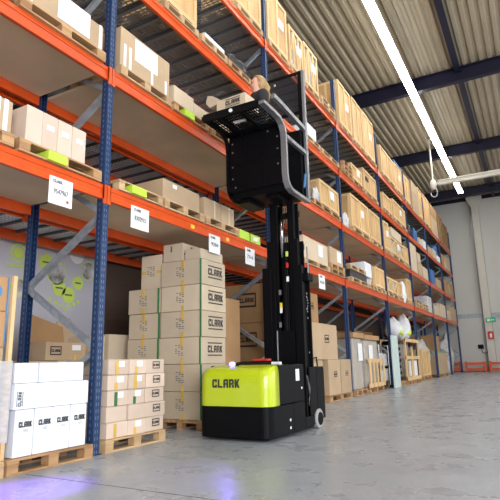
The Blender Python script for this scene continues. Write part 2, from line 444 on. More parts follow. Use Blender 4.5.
MB().tube([(.17 * math.cos(t / 8 * 2 * PI) , 0, .35 + .25 * math.sin(t / 8 * 2 * PI)) for t in range(9)], .035).build('chain_loop', M['galv'], r, smooth=True)
# concrete column and wall fittings
b = MB().prism([(-.22, 0), (.22, 0), (.22, 11.2), (.5, 11.8), (.5, 12), (-.5, 12), (-.5, 11.8), (-.22, 11.2)], 'y', 37.5, 37.99)
for v in b.v: v.x += 1.82
struct(b.build('trim_9', M['column']))
struct(B(-3.1, 1.58, 37.9, 37.99, 3.55, 3.85).build('trim_10', M['galv']))
struct(B(2.06, 8, 37.9, 37.99, 3.55, 3.85).build('trim_11', M['galv']))
d = B(-1.6, 1.42, 37.84, 37.9, .05, 3.55).build('door_1', M['wall']); struct(d)
h = MB().box(1.0, 1.35, 37.78, 37.84, 1.5, 1.78); h.build('door_handle', M['blackmatte'], d)
MB().tube([(1.2, 37.8, 1.5), (1.25, 37.8, 1.25), (1.5, 37.8, 1.2), (1.6, 37.8, 1.35)], .02).build('door_cable', M['blackmatte'], d)
struct(B(1.47, 1.53, 37.8, 37.99, 0, 11.5).build('trim_12', M['greytube']))
s = B(1.7, 2.3, 37.42, 37.46, 3.2, 3.5).build('exit_sign', M['signgreen']); tag(s, 'green emergency exit sign high on the concrete column', 'sign')
b = MB().box(1.78, 1.95, 37.415, 37.42, 3.26, 3.44).box(2.0, 2.22, 37.415, 37.42, 3.33, 3.37).box(2.0, 2.05, 37.415, 37.42, 3.28, 3.42); b.build('pictogram', M['paper'], s)
s = B(1.72, 2.08, 37.42, 37.46, 2.1, 2.6).build('fire_sign', M['red']); tag(s, 'red fire equipment sign on the concrete column', 'sign')
b = MB().box(1.84, 1.96, 37.415, 37.42, 2.2, 2.45).tube([(1.9, 37.418, 2.45), (1.98, 37.418, 2.52)], .012); b.build('pictogram', M['paper'], s)
def rail(x0, x1, y, label):
    r = root('impact_barrier', label, 'barrier', (x0, y, 0), 'red orange impact barriers at the back wall')
    for z in (.1, .47): B(0, x1 - x0, -.05, .05, z, z + .16).build('rail', M['safety'], r)
    n = max(2, int((x1 - x0) / 1.8) + 1)
    for i in range(n):
        x = i * (x1 - x0 - .12) / (n - 1); B(x, x + .12, -.07, .07, 0, .7).build('post', M['safety'], r)
rail(.15, 1.45, 37.2, 'red orange barrier in front of the sliding door')
rail(1.62, 6, 37.2, 'red orange barrier below the concrete column')
rail(-1.3, -.12, 37.3, 'short orange barrier behind the last blue rack upright')

# dark board wall and banner behind the racks
struct(B(-3.1, -3.02, 7.34, 38, 0, 5.2).build('wall_boards', M['slat']))
r = root('advertising_banner', 'grey white banner with lime green circles hanging behind the left rack', 'banner', (-3.07, 5.1, 0))
M['banner'] = mat('banner_cloth', (.52, .51, .56), .7, 0, .12, .8, bump=.2, bscale=2)
B(-.02, .02, -4, 2.2, .9, 3.4).build('cloth', M['banner'], r)
random.seed(3)
def disc(cy, cz, rr, m, nm='lime_circle', off=.022, th=.004):
    b = MB(); k = 24
    b.prism([(cy + rr * math.cos(2 * PI * i / k), cz + rr * math.sin(2 * PI * i / k)) for i in range(k)], 'x', off, off + th)
    return b.build(nm, M[m], r)
def ring(cy, cz, rr, t, m, off=.022):
    b = MB(); k = 24
    for i in range(k):
        a0, a1 = 2 * PI * i / k, 2 * PI * (i + 1) / k
        b.prism([(cy + rr * math.cos(a0), cz + rr * math.sin(a0)), (cy + rr * math.cos(a1), cz + rr * math.sin(a1)), (cy + (rr - t) * math.cos(a1), cz + (rr - t) * math.sin(a1)), (cy + (rr - t) * math.cos(a0), cz + (rr - t) * math.sin(a0))], 'x', off, off + .004)
    return b.build('lime_ring', M[m], r)
M['limeprint'] = mat('lime_print', (.58, .74, .12), .6); M['paleprint'] = mat('pale_print', (.7, .7, .7), .6, 0, .5, 5, (.15, .14, .12))
M['whiteprint'] = mat('white_print', (.8, .8, .82), .6)
link('banner_word', text_me('newlog', M['limeprint'], .02), r, (.026, .42, 2.66), RX, (.42, .42, 1))
BAN = []
# (y offset, z) filled by positions measured on the cloth
for (cy, cz, rr, kind) in ((.42, 2.89, .16, 'ring'), (1.0, 2.82, .15, 'disc'), (1.24, 2.66, .2, 'photo'), (1.32, 2.39, .15, 'disc'), (1.54, 2.28, .15, 'disc'), (1.75, 2.53, .13, 'disc'), (1.70, 3.07, .17, 'white'), (2.0, 2.8, .17, 'photo'), (.47, 2.3, .15, 'photo')):
    if kind == 'ring': ring(cy, cz, rr, .03, 'limeprint'); disc(cy, cz, rr * .6, 'limeprint')
    elif kind == 'disc': disc(cy, cz, rr, 'limeprint'); B(.026, .03, cy - rr * .55, cy + rr * .55, cz - .015, cz + .015).build('printed_line', M['greyink'], r)
    elif kind == 'white': disc(cy, cz, rr, 'whiteprint', 'white_circle')
    else: ring(cy, cz, rr * 1.1, .025, 'limeprint'); disc(cy, cz, rr, 'paleprint', 'photo_circle', .024)
for i in range(7): 
    cy, cz = 1.15 + .11 * i + random.uniform(-.03, .03), 2.02 + .05 * abs(i - 3)
    disc(cy, cz, .035, 'limeprint')

# ------------------------------------------------------------ pallet racking
Y0, BAY = 4.474, 4.642
LT = {1: 3.21, 2: 4.85, 3: 6.51, 4: 8.04}
LNAME = {0: 'floor', 1: 'lowest shelf', 2: 'second shelf', 3: 'third shelf', 4: 'top shelf'}
BNAME = {-1: 'nearest bay at far left', 0: 'bay left of the truck mast', 1: 'first bay beyond the truck', 2: 'second bay beyond the truck', 3: 'third bay beyond the truck', 4: 'fourth bay beyond the truck', 5: 'fifth bay beyond the truck', 6: 'last bay by the back wall'}
DEP = 1.4
def upright_me(top):
    """C-profile post with two rows of punched slots"""
    b = MB()
    b.box(-.014, 0, -.05, .05, 0, top)                 # face toward the aisle
    b.box(-.1, -.014, -.05, -.042, 0, top); b.box(-.1, -.014, .042, .05, 0, top)
    b.box(-.012, .006, -.05, -.03, 0, top); b.box(-.012, .006, .03, .05, 0, top)
    return b.mesh('post', M['bluepost'], .002)
def slot_mat():
    m = mat('blue_slotted_post', (.009, .034, .11), .45, .1)
    nt = m.node_tree; N = nt.nodes; L = nt.links; b = N['Principled BSDF']
    tc = N.new('ShaderNodeTexCoord'); sp = N.new('ShaderNodeSeparateXYZ'); L.new(tc.outputs['Object'], sp.inputs[0])
    def op(o, a, b_=None):
        n = N.new('ShaderNodeMath'); n.operation = o
        for i, v in enumerate((a, b_)):
            if v is None: continue
            if isinstance(v, (int, float)): n.inputs[i].default_value = v
            else: L.new(v, n.inputs[i])
        return n.outputs[0]
    z = op('LESS_THAN', op('FRACT', op('MULTIPLY', sp.outputs['Z'], 13.3)), .5)
    ay = op('ABSOLUTE', sp.outputs['Y'])
    y = op('MULTIPLY', op('GREATER_THAN', ay, .012), op('LESS_THAN', ay, .023))
    f = op('MULTIPLY', op('MULTIPLY', z, y), op('GREATER_THAN', sp.outputs['X'], -.005))
    sx = op('MULTIPLY', op('LESS_THAN', sp.outputs['X'], -.045), op('GREATER_THAN', sp.outputs['X'], -.06))
    f = op('MAXIMUM', f, op('MULTIPLY', z, sx))
    mx = N.new('ShaderNodeMix'); mx.data_type = 'RGBA'; mx.inputs[6].default_value = (.009, .034, .11, 1); mx.inputs[7].default_value = (.12, .18, .28, 1)
    L.new(f, mx.inputs[0]); L.new(mx.outputs[2], b.inputs['Base Color'])
    return m
M['bluepost'] = slot_mat()
UP = {}
def frame(n, xf, dep, top, label, name='rack_upright_frame', braces=True, group='blue upright frames of the pallet rack'):
    y = Y0 + n * BAY
    r = root(name, label, 'rack frame', (xf, y, 0), group)
    if top not in UP: UP[top] = upright_me(top)
    for nm, x, rz in (('front_post', 0, 0), ('rear_post', -dep, PI)):
        if nm == 'front_post' and xf < -1 and n <= 0: continue      # back to back: hung on the front rack's rear post
        link(nm, UP[top], r, (x, 0, .006), (0, 0, rz))
        B(x - (.12 if nm == 'front_post' else .03), x + (.03 if nm == 'front_post' else .12), -.07, .07, 0, .008).build('base_plate', M['blue'], r)
    if braces:
        z = .35; hgt = .80
        k = 0
        while z + hgt < top:
            a, c = ((-.07, z), (-dep + .07, z + hgt))
            if k % 2 == 0: a, c = (-.07, z + hgt), (-dep + .07, z)
            MB().tube([(a[0], 0, a[1]), (c[0], 0, c[1])], .034, sq=True).build('brace', M['galv'], r)
            z += hgt + .04; k += 1
    return r
for n in range(-1, 8):
    top = 9.5 if n not in (2,) else 9.45
    lb = {-1: 'blue rack upright frame outside the left edge of the view', 0: 'nearest blue rack upright frame with grey diagonal braces', 1: 'blue rack upright frame directly behind the lift truck mast', 2: 'blue rack upright frame beside the stacked tan cartons beyond the truck',
          3: 'second blue upright frame to the right of the truck', 4: 'third blue upright frame to the right of the truck', 5: 'fourth blue upright frame to the right of the truck', 6: 'last but one blue upright frame before the back wall', 7: 'last blue upright frame next to the back wall'}[n]
    frame(n, 0, DEP, top, lb)
def shelf(n, lv, xf, dep, deck, label, detail=True, group='orange beamed shelves of the front rack'):
    y0, y1 = Y0 + n * BAY + .052, Y0 + (n + 1) * BAY - .052
    z = LT[lv]
    r = root('rack_shelf', label, 'shelf', (xf, y0, z), group)
    L_ = y1 - y0
    for nm, x, s in (('front_beam', -.02, 1), ('rear_beam', -dep + .02, -1)):
        b = MB()
        xs = (x - .04 * s, x) if s > 0 else (x, x + .04)
        b.box(min(xs), max(xs), 0, L_, -.19, 0)
        o_ = x if s > 0 else x
        if s > 0:
            b.box(x, x + .012, 0, L_, -.19, -.13); b.box(x, x + .012, 0, L_, -.06, 0)
        else:
            b.box(x - .012, x, 0, L_, -.19, -.13); b.box(x - .012, x, 0, L_, -.06, 0)
        bo = b.build(nm, M['orange'], r, .003)
        for yy in (0, L_ - .01):
            e0 = (x + .027, x + .038) if s > 0 else (x - .038, x - .027)
            B(e0[0], e0[1], yy - (.045 if yy == 0 else 0), yy + (.01 if yy == 0 else .055), -.25, 0).box(min(x, e0[0]), max(x, e0[1]), yy, yy + .01, -.19, 0).build('beam_connector', M['orange'], bo)
    th = .03
    B(-dep + .07, -.065, .01, L_ - .01, -.055 if deck == 'chip' else -.03, -.02 if deck == 'chip' else -.022).build('deck', M[deck], r)
    if deck != 'chip':
        b = MB(); y = .3
        while y < L_: b.box(-dep + .07, -.065, y, y + .04, -.07, -.031); y += .385
        b.build('deck_supports', M['support'], r)
    return r
for n in range(-1, 7):
    for lv in (1, 2, 3, 4):
        if n == -1 and lv == 4: continue
        shelf(n, lv, 0, DEP, 'chip' if lv <= 2 else 'grating', 'orange beamed %s of the rack, %s' % (LNAME[lv], BNAME[n]))
# rack standing back to back behind
for n in range(-1, 8):
    frame(n, -1.52, 1.3, 8.6, 'blue upright frame of the rear rack, %s' % (BNAME.get(n, 'at the back wall')), braces=n > 0, group='blue upright frames of the rear rack')
for n in range(-1, 7):
    for lv in (1, 2, 3):
        shelf(n, lv, -1.52, 1.3, 'wiremesh', 'wire mesh %s of the rear rack behind the %s' % (LNAME[lv], BNAME[n]), group='wire mesh shelves of the rear rack')

# placards on the lowest beams
def placard(y, txt, label, w=.24, h=.25, tilt=0):
    r = root('location_placard', label, 'placard', (-.0075, y, 3.03), 'white location placards on the lowest beams')
    B(0, .004, -w / 2, w / 2, -h - .01, .05).build('card', M['paper'], r)
    link('printed_number', text_me(txt, M['greyink'], .004), r, (.006, 0, -h * .45), RX, (w * .62, w * .62, 1))
    link('printed_heading', text_me('CLARK', M['greyink'], .02), r, (.006, -w * .15, -.0), RX, (w * .4, w * .4, 1))
    if tilt: MB().prism([(w * .3 + .02 * math.cos(i), -h * .8 + .02 * math.sin(i)) for i in (0, 1, 2, 3, 4, 5)], 'x', .004, .007).build('red_dot', M['red'], r)
placard(3.78, '9547967', 'white placard with a red dot, left of the nearest blue upright', .33, .26, 1)
placard(5.12, '8302915', 'white placard on the beam just right of the nearest blue upright', .36)
placard(6.98, '9284', 'white placard hanging above the tall carton stack', .34)
placard(8.2, '7316', 'white placard on the beam just left of the truck mast', .36, .26)
placard(11.9, '6120', 'white placard on the beam just right of the truck mast', .42, .3)
for y, c in ((6.35, 'yellow'), (7.4, 'yellow')):
    o = B(-.008, -.004, y - .05, y + .05, 3.06, 3.12).build('beam_sticker', M[c])
    tag(o, 'small yellow sticker on the orange beam %s' % ('above the left carton column' if y < 7 else 'nearer the truck mast'), 'sticker')

# ------------------------------------------------------------ loads: helper that words the labels
def where(lv, n): return 'on the %s, %s' % (LNAME[lv], BNAME[n])
ORD = ['first from the left', 'second from the left', 'third from the left', 'fourth from the left', 'fifth from the left', 'sixth from the left', 'seventh from the left']
cnt = {}
SHORT = {-1: 'nearest bay', 0: 'bay left of mast', 1: 'first bay past truck', 2: 'second bay past truck', 3: 'third bay past truck', 4: 'fourth bay past truck', 5: 'fifth bay past truck', 6: 'last bay'}
LS = {1: 'lowest shelf', 2: 'second shelf', 3: 'third shelf', 4: 'top shelf'}
def lab(kind, lv, y):
    n = int(math.floor((y - Y0) / BAY)); k = (kind.split()[-1], lv, n); i = cnt.get(k, 0); cnt[k] = i + 1
    return '%s, %s, %s, %s' % (kind, LS[lv], SHORT[n], ORD[min(i, 6)])
def P(lv, y0, y1, x0=-.95, x1=.04, k=1, wood='palletwood', kind='wooden pallet'):
    for j in range(k):
        word = kind if k == 1 else {0: 'bottom ', 1: 'middle ', 2: 'upper '}[j] + kind
        pallet(x0, x1, y0, y1, LT[lv] + j * .146, lab_p(word, lv, y0, j), 'pallets on the %s' % LS[lv], wood)
    return LT[lv] + k * .146
pc = {}
def lab_p(kind, lv, y, j):
    n = int(math.floor((y - Y0) / BAY)); k = ('p', lv, n)
    if j == 0: pc[k] = pc.get(k, -1) + 1
    return '%s, %s, %s, %s' % (kind, LS[lv], SHORT[n], ORD[min(pc[k], 6)])
def C(lv, y0, y1, zt, kind='plywood crate', style='ply', pal=True, x0=-.9, lb=True, wood='palletpale', mark=False):
    z = LT[lv]
    if pal: z = P(lv, y0 + .02, y1 - .02, x0, .02, 1, wood) 
    crate(x0, -.02, y0 + .03, y1 - .03, z + .001, zt, lab(kind, lv, (y0 + y1) / 2), 'crates on the %s' % LS[lv], lb, style, mark=mark)
def K(lv, y0, y1, z0, zt, kind='cardboard box', m='carton', x0=-.75, x1=0, **kw):
    return carton(x0, x1, y0, y1, z0 + .001, zt, m, lab(kind, lv, (y0 + y1) / 2), 'boxes on the %s' % LS[lv], **kw)
def lump(name, label, cat, c, r3, m, seed=1, rough=.25, group=None, flat=True):
    rnd = random.Random(seed); ph = [rnd.uniform(0, 6.28) for _ in range(6)]
    def fn(q, d):
        k = 1 + rough * (.5 * math.sin(4 * d.x + ph[0]) * math.cos(5 * d.y + ph[1]) + .35 * math.sin(8 * d.z + ph[2] + 3 * d.x) + .25 * math.sin(11 * d.y + ph[3]))
        q = q * k
        if flat and q.z < -r3[2] * .75: q.z = -r3[2] * .75
        return q
    o = MB().ball((0, 0, r3[2] * .75), r3, 22, 14, fn).build(name, M[m], smooth=True)
    o.location = c; return tag(o, label, cat, group)

# --- top shelf
C(4, 7.85, 9.0, 9.75, 'tall plywood crate')
C(4, 9.27, 10.40, 9.60, 'plain tall plywood crate')
C(4, 10.47, 11.41, 9.36, 'diagonal lattice crate', 'lattice')
C(4, 11.43, 12.47, 9.44, 'diagonal lattice crate', 'lattice')
P(4, 12.5, 13.66, k=2, wood='palletpale')
K(4, 12.65, 13.5, LT[4] + .3, 8.98, 'brown box', 'carton', -1.3, -.5, stamp='y')
C(4, 14.2, 15.47, 9.72, 'tall plywood crate')
C(4, 15.6, 16.83, 9.80, 'tall plywood crate', lb=False)
C(4, 16.86, 18.25, 9.82, 'tall narrow framed crate')
C(4, 19.1, 21.3, 9.35, 'wide plywood crate', lb=False)
C(4, 21.4, 22.9, 9.42, 'plywood crate')
o = B(-.93, .0, 21.35, 22.92, 9.44, 9.5).build('blue_sheet', M['bluecloth'], None, .01); tag(o, 'blue sheet lying over a crate on the top shelf', 'sheet')
C(4, 23.2, 24.45, 9.45, 'plywood crate', lb=False)
K(4, 24.8, 26.5, LT[4], 9.0, 'lower brown box', 'carton'); K(4, 24.85, 26.4, 9.01, 9.66, 'upper brown box', 'carton')
C(4, 26.6, 27.58, 9.8, 'slim plywood crate', lb=False)
C(4, 27.9, 29.9, 9.85, 'plywood crate', lb=False, style='ply')
K(4, 30.0, 32.2, LT[4], 9.1, 'brown box', 'carton'); K(4, 30.1, 32.2, 9.11, 9.85, 'upper tan box', 'carton3')
C(4, 32.5, 34.6, 9.9, 'dark brown crate', 'dark', lb=False)
C(4, 34.7, 36.6, 9.75, 'dark brown crate', 'dark', lb=False)
# --- third shelf
C(3, 5.52, 6.5, 7.75, 'framed plywood crate')
z = P(3, 6.55, 7.4, wood='palletpale'); K(3, 6.7, 7.35, z, z + .12, 'flat white carton', 'whitebox', -.6, 0)
z = P(3, 7.45, 8.35)
o = lump('wrapped_bundle', 'black film wrapped bundle on the third shelf above the operator', 'bundle', (-.35, 7.95, z), (.38, .42, .2), 'greyfilm', 4)
o = lump('film_roll', 'small pale crumpled film beside the black bundle, third shelf', 'film', (-.12, 8.3, LT[3]), (.12, .25, .12), 'whitefilm', 5)
z = P(3, 11.2, 12.2, wood='palletpale'); K(3, 11.4, 12.0, z, 7.03, 'small white carton', 'whitebox', -.5, 0)
P(3, 12.3, 13.7, wood='palletpale')
P(3, 14.15, 15.0, k=3)
C(3, 15.06, 16.24, 7.2, 'low plywood crate', lb=True, wood='palletwood')
C(3, 16.38, 18.1, 7.47, 'plywood crate with black mark', lb=False, mark=True)
C(3, 18.95, 20.35, 7.33, 'plywood crate', lb=False)
C(3, 20.55, 22.9, 7.5, 'wide plywood crate')
lump('wrapped_bundle', 'dark wrapped bundle on the third shelf, right of the pale crates', 'bundle', (-.4, 24.0, LT[3]), (.4, .5, .4), 'greyfilm', 8)
b = MB().tube([(0, 0, 0), (0, 0, .55), (0, 0, .62), (0, 0, .75)], [.14, .14, .06, .05], 16).build('plastic_canister', M['bluecloth'], smooth=True); b.location = (-.15, 25.2, LT[3]); tag(b, 'blue canister on the third shelf, fourth bay past the truck', 'canister')
for i, (y0, y1, h, m) in enumerate(((25.6, 26.5, .35, 'carton2'), (26.6, 27.4, .45, 'whitebox'), (28.0, 29.2, .4, 'carton'), (29.4, 30.6, .5, 'carton2'), (30.8, 31.9, .35, 'whitebox'), (32.4, 33.4, .75, 'carton3'), (33.6, 34.6, .45, 'carton2'), (34.8, 36.0, .9, 'carton'))):
    K(3, y0, y1, LT[3], LT[3] + h, ['pale', 'white', 'brown', 'pale', 'white', 'tan', 'pale', 'brown'][i] + ' box', m)
lump('blue_bag', 'blue plastic bag on the third shelf, sixth rack bay', 'bag', (-.35, 31.4, LT[3] + .36), (.3, .5, .4), 'bluecloth', 9)
# --- second shelf
z = P(2, 1.9, 2.95); K(2, 1.95, 2.9, z, z + .42, 'brown strapped box', 'carton', tape=[('x', .2, 0, 1, 'whitebox')])
z = P(2, 3.05, 4.33)
K(2, 3.1, 4.3, z, 5.36, 'long box under a white sheet', 'carton', -.8, 0, label_p=[('x', .1, .12, .5, .34)], tape=[('x', -.42, 0, 1, 'whitebox'), ('x', .46, 0, 1, 'whitebox')])
z = P(2, 4.62, 5.72, wood='palletpale')
o = K(2, 4.63, 5.70, z, 5.60, 'big box with hanging white sheet', 'carton', -.8, 0, tape=[('x', -.42, 0, .6, 'whitebox'), ('x', -.32, 0, .6, 'whitebox'), ('x', .12, 0, .5, 'whitebox'), ('x', .42, 0, .4, 'whitebox')], label_p=[('x', 0, .16, .5, .34)])
z = P(2, 5.8, 6.75)
K(2, 5.82, 6.35, z, z + .3, 'low brown box', 'carton2', -.7, 0, tape=[('x', .1, 0, 1, 'clear')])
K(2, 6.37, 6.75, z, z + .24, 'low brown box', 'carton2', -.7, 0)
K(2, 6.05, 6.3, LT[2], z - .02, 'lime green box under a pallet', 'limebox', -.2, .07)
z = P(2, 6.85, 7.9); K(2, 6.9, 7.8, z, z + .35, 'brown box behind the truck cab', 'carton', -.8, -.1)
z = P(2, 11.05, 12.15)
lump('wrapped_bundle', 'black bundle on the second shelf beside the cab', 'bundle', (-.38, 11.45, z), (.3, .4, .36), 'greyfilm', 12)
lump('wrapped_bundle', 'white film bundle in front of the black one, second shelf', 'bundle', (-.02, 11.8, z), (.07, .16, .22), 'whitefilm', 13)
C(2, 12.1, 13.65, 5.72, 'framed brown crate', wood='palletwood')
C(2, 14.75, 16.75, 6.08, 'large plywood crate', x0=-1.1)
lump('wrapped_bundle', 'small white bundle in front of the large crate, second shelf', 'bundle', (.02 - .2, 14.45, LT[2]), (.16, .25, .3), 'whitefilm', 14)
C(2, 16.8, 18.2, 6.08, 'tall plywood crate', lb=False)
C(2, 18.68, 19.5, 6.13, 'tall slim crate')
C(2, 19.55, 21.9, 5.7, 'wide lattice crate', 'lattice')
K(2, 19.8, 21.5, 5.71, 6.1, 'pale box on the lattice crate', 'carton2')
C(2, 21.95, 22.8, 5.75, 'small crate', lb=False)
K(2, 23.2, 24.5, LT[2], 6.15, 'tall pale box', 'carton2'); K(2, 24.7, 25.7, LT[2], 5.5, 'brown box', 'carton'); K(2, 24.75, 25.5, 5.51, 5.95, 'upper pale box', 'carton2')
for i, (y0, y1, h, m) in enumerate(((25.9, 27.2, .6, 'carton2'), (28.3, 29.3, .8, 'bluecloth'), (29.6, 31.3, .5, 'carton'), (32.6, 33.8, .85, 'carton3'), (34, 35.2, .6, 'carton'), (35.3, 36.5, .9, 'carton3'))):
    K(2, y0, y1, LT[2], LT[2] + h, ['pale', 'blue', 'brown', 'tan', 'brown', 'dark tan'][i] + ' box', m)
# --- lowest shelf
z = P(1, 1.9, 3.12); K(1, 2.1, 3.1, z, z + .36, 'brown strapped box', 'carton', tape=[('x', .42, 0, 1, 'whitebox'), ('x', .33, 0, 1, 'whitebox')], label_p=[('x', -.1, 0, .2, .12)])
z = P(1, 3.18, 4.35)
for i in range(4):
    y = 3.27 + .21 * i
    K(1, y, y + .2, z, 3.78, 'upright pale carton', 'pinkcarton', -.55, 0, label_p=[('x', 0, .12, .1, .06)])
K(1, 3.52, 3.78, LT[1], z - .03, 'lime green box under a pallet', 'limebox', -.2, .08, label_p=[('x', .25, 0, .1, .05)])
P(1, 4.66, 5.55, wood='palletpale')
K(1, 4.86, 5.15, LT[1], z - .03, 'lime box under the empty pallet', 'limebox', -.2, .08)
z = P(1, 5.6, 6.62, wood='palletpale'); K(1, 5.62, 6.55, z, 3.68, 'wide brown box', 'carton', -.9, -.02, label_p=[('x', -.2, .3, .1, .06)])
z = P(1, 6.68, 7.72, wood='palletpale')
K(1, 6.68, 7.17, z, 3.68, 'brown box', 'carton', -.8, 0, tape=[('x', .1, 0, 1, 'clear')]); K(1, 7.19, 7.62, z, 3.68, 'brown box', 'carton', -.8, 0, tape=[('x', .1, 0, 1, 'clear')])
K(1, 7.82, 8.18, LT[1], 3.38, 'lime green carton', 'limebox', -.5, .0, label_p=[('x', 0, 0, .2, .08)]); K(1, 8.24, 8.62, LT[1], 3.38, 'lime green carton', 'limebox', -.5, .0, label_p=[('x', 0, 0, .2, .08)])
P(1, 8.0, 8.95, x0=-1.3, x1=-.52)
z = P(1, 10.75, 12.45, wood='palletpale'); K(1, 10.8, 12.4, z, 3.9, 'large brown box', 'carton2', -.9, 0, label_p=[('x', .18, .1, .3, .3)])
z = P(1, 12.52, 13.62, k=2); K(1, 12.58, 13.6, z, 3.96, 'brown box on two pallets', 'carton', -.8, 0, label_p=[('x', .2, .05, .32, .3)])
z = P(1, 14.2, 16.0, wood='palletpale')
o = B(-.9, 0, 14.25, 15.9, z + .001, z + .22).build('black_sheet_stack', M['greyfilm'], None, .02); tag(o, 'black sheet stack between two pallets on the lowest shelf', 'stack')
pallet(-.95, .04, 14.15, 15.7, z + .225, 'pale pallet lying on top of the black sheet stack', 'pallets on the lowest shelf', 'palletpale')
K(1, 15.75, 16.5, z + .225, 4.05, 'white and blue box', 'whitebox', -.6, 0)
P(1, 16.1, 17.0, k=1, wood='palletpale')
C(1, 17.0, 18.25, 4.1, 'plywood crate', lb=False, x0=-1.2)
lump('wrapped_bundle', 'grey film wrapped bundle before the crate on the lowest shelf', 'bundle', (-.3, 16.75, LT[1] + .146), (.2, .18, .28), 'whitefilm', 21)
C(1, 18.5, 20.2, 3.95, 'low lattice crate', 'lattice', lb=False)
C(1, 20.2, 21.0, 3.95, 'small crate', lb=False)
lump('white_sack', 'white sack hanging over crates on the lowest shelf', 'sack', (-.15, 21.47, LT[1]), (.16, .3, .5), 'bag', 22)
C(1, 21.9, 22.8, 4.3, 'tall plywood crate', lb=False)
P(1, 23.3, 24.6, k=2, wood='palletpale'); P(1, 24.8, 26.2, k=2, wood='palletpale')
for i, (y0, y1, h, m) in enumerate(((26.3, 27.5, .8, 'whitefilm'), (28.2, 29.9, .5, 'carton2'), (30.1, 32.0, .75, 'carton2'), (32.6, 33.9, .55, 'carton2'), (34.0, 36.6, .9, 'carton'))):
    K(1, y0, y1, LT[1], LT[1] + h, ['grey wrapped', 'pale low', 'pale', 'pale', 'brown'][i] + ' box', m)

struct(MB().tube([(4.5, 3.42, .0), (2.0, 3.43, .0), (.14, 3.45, .0)], .004, 6).build('trim_13', M['greyink']))
# ------------------------------------------------------------ floor, nearest bay: white cartons
pallet(-.82, .1, 3.28, 4.34, 0, 'wooden pallet under the white cartons in the left foreground', wood='palletwood')
gw = 'white cartons in the left foreground'
for i, w in enumerate(('leftmost', 'second from the left', 'third from the left', 'rightmost')):
    y = 3.35 + i * .228
    o = carton(-.55, .06, y, y + .219, .146, .585, 'whitebox', 'tall white printed carton on the left pallet, %s of four' % w, gw)
    link('printed_logo', T, o, (.309, .012, .30), RX, (.145, .2, 1))
    link('printed_lines', PRINT, o, (.309, .02, .24), RX, (.05, .02, 1))
    if i == 0: link('printed_logo', T, o, (-.05, -.118, .30), RY, (.2, .2, 1))
o = carton(-.55, .07, 3.33, 4.25, .588, .83, 'whitebox', 'long white carton lying across the four tall white cartons', gw)
link('printed_logo', LOGO, o, (.316, -.41, .1), (R(90), R(-90), R(90)), (.14, .14, 1))
o = carton(-.55, .05, 3.33, 3.60, .833, 1.03, 'whitebox', 'short white carton at the top left of the white stack', gw)
o = carton(-.55, .05, 3.61, 4.19, .833, 1.03, 'whitebox', 'long white carton at the top right of the white stack', gw)
# leftmost wrapped stack
pallet(-.82, .1, 2.25, 3.25, 0, 'pallet at the left edge of the view under the strapped brown boxes', wood='palletpale')
for i in range(5):
    o = carton(-.8, .0, 2.25, 3.22, .146 + i * .345, .146 + i * .345 + .343, 'carton3' if i > 2 else 'carton', 'brown strapped box at the left edge, %s layer of the stack' % ['bottom', 'second', 'third', 'fourth', 'top'][i], 'boxes at the left edge', tape=None)
    if i > 2: B(.4, .403, .472, .484, .0, .34).build('blue_edge', M['bluecorner'], o)
    if i > 2:
        k = MB().prism([(.36 + .06 * math.cos(a * PI / 6), .19 + .06 * math.sin(a * PI / 6)) for a in range(12)], 'x', .4, .403); k.build('blue_round_mark', M['bluecorner'], o)
o = B(.012, .05, 3.235, 3.275, .146, 1.88).build('edge_batten', M['batten']); tag(o, 'pale upright wooden batten against the strapped boxes, far left', 'batten')
b = MB().box(.052, .056, 2.2, 3.29, .3, 1.05).box(-.83, .056, 3.286, 3.29, .3, 1.05).box(-.834, -.83, 2.2, 3.29, .3, 1.05).box(-.83, .052, 2.2, 2.204, .3, 1.05); o = b.build('stretch_film', M['film']); tag(o, 'milky stretch film wrapped round the lower boxes, far left', 'film')
# cartons behind, under the banner
def back(x0, x1, y0, y1, z0, z1, m, label, **k): return carton(x0, x1, y0, y1, z0, z1, m, label, 'boxes on the floor behind the nearest upright', **k)
back(-2.4, -1.7, 3.0, 4.0, 0, .95, 'carton', 'brown box behind the white cartons, left')
back(-2.5, -1.7, 4.56, 5.3, 0, 1.07, 'carton', 'brown box at floor level behind the braces, left of two')
back(-2.5, -1.7, 5.32, 6.1, 0, 1.07, 'carton2', 'pale brown box at floor level behind the braces, right of two')
o = back(-2.2, -1.72, 5.12, 5.88, 1.073, 1.34, 'carton', 'small printed box below the banner with white label', label_p=[('x', .25, .2, .17, .08)], tape=[('x', .22, 0, .3, 'tape')])
link('printed_logo', STAMP, o, (.244, -.2, .14), RX, (.2, .2, 1))
back(-2.5, -1.75, 6.13, 6.32, 0, 1.45, 'carton2', 'slim pale box beside the nearest upright, below the banner')
back(-2.5, -1.7, 6.35, 6.9, 0, 1.49, 'carton2', 'pale box standing above the low stack, before the dark board wall')
back(-2.5, -1.7, 6.92, 7.6, 0, 1.46, 'carton', 'box at the dark board wall left of the tall stack')
o = MB().prism([(5.2, 1.075), (6.05, 1.075), (5.95, 1.62), (5.35, 1.78)], 'x', -2.38, -2.35).build('cardboard_flap', M['carton3']); tag(o, 'brown cardboard sheet leaning below the banner, left one', 'cardboard')
o = MB().prism([(5.75, 1.075), (6.1, 1.075), (6.45, 1.46), (6.15, 1.78), (5.9, 1.72)], 'x', -2.45, -2.42).build('cardboard_flap', M['carton']); tag(o, 'bent brown cardboard sheet below the banner, right one', 'cardboard')

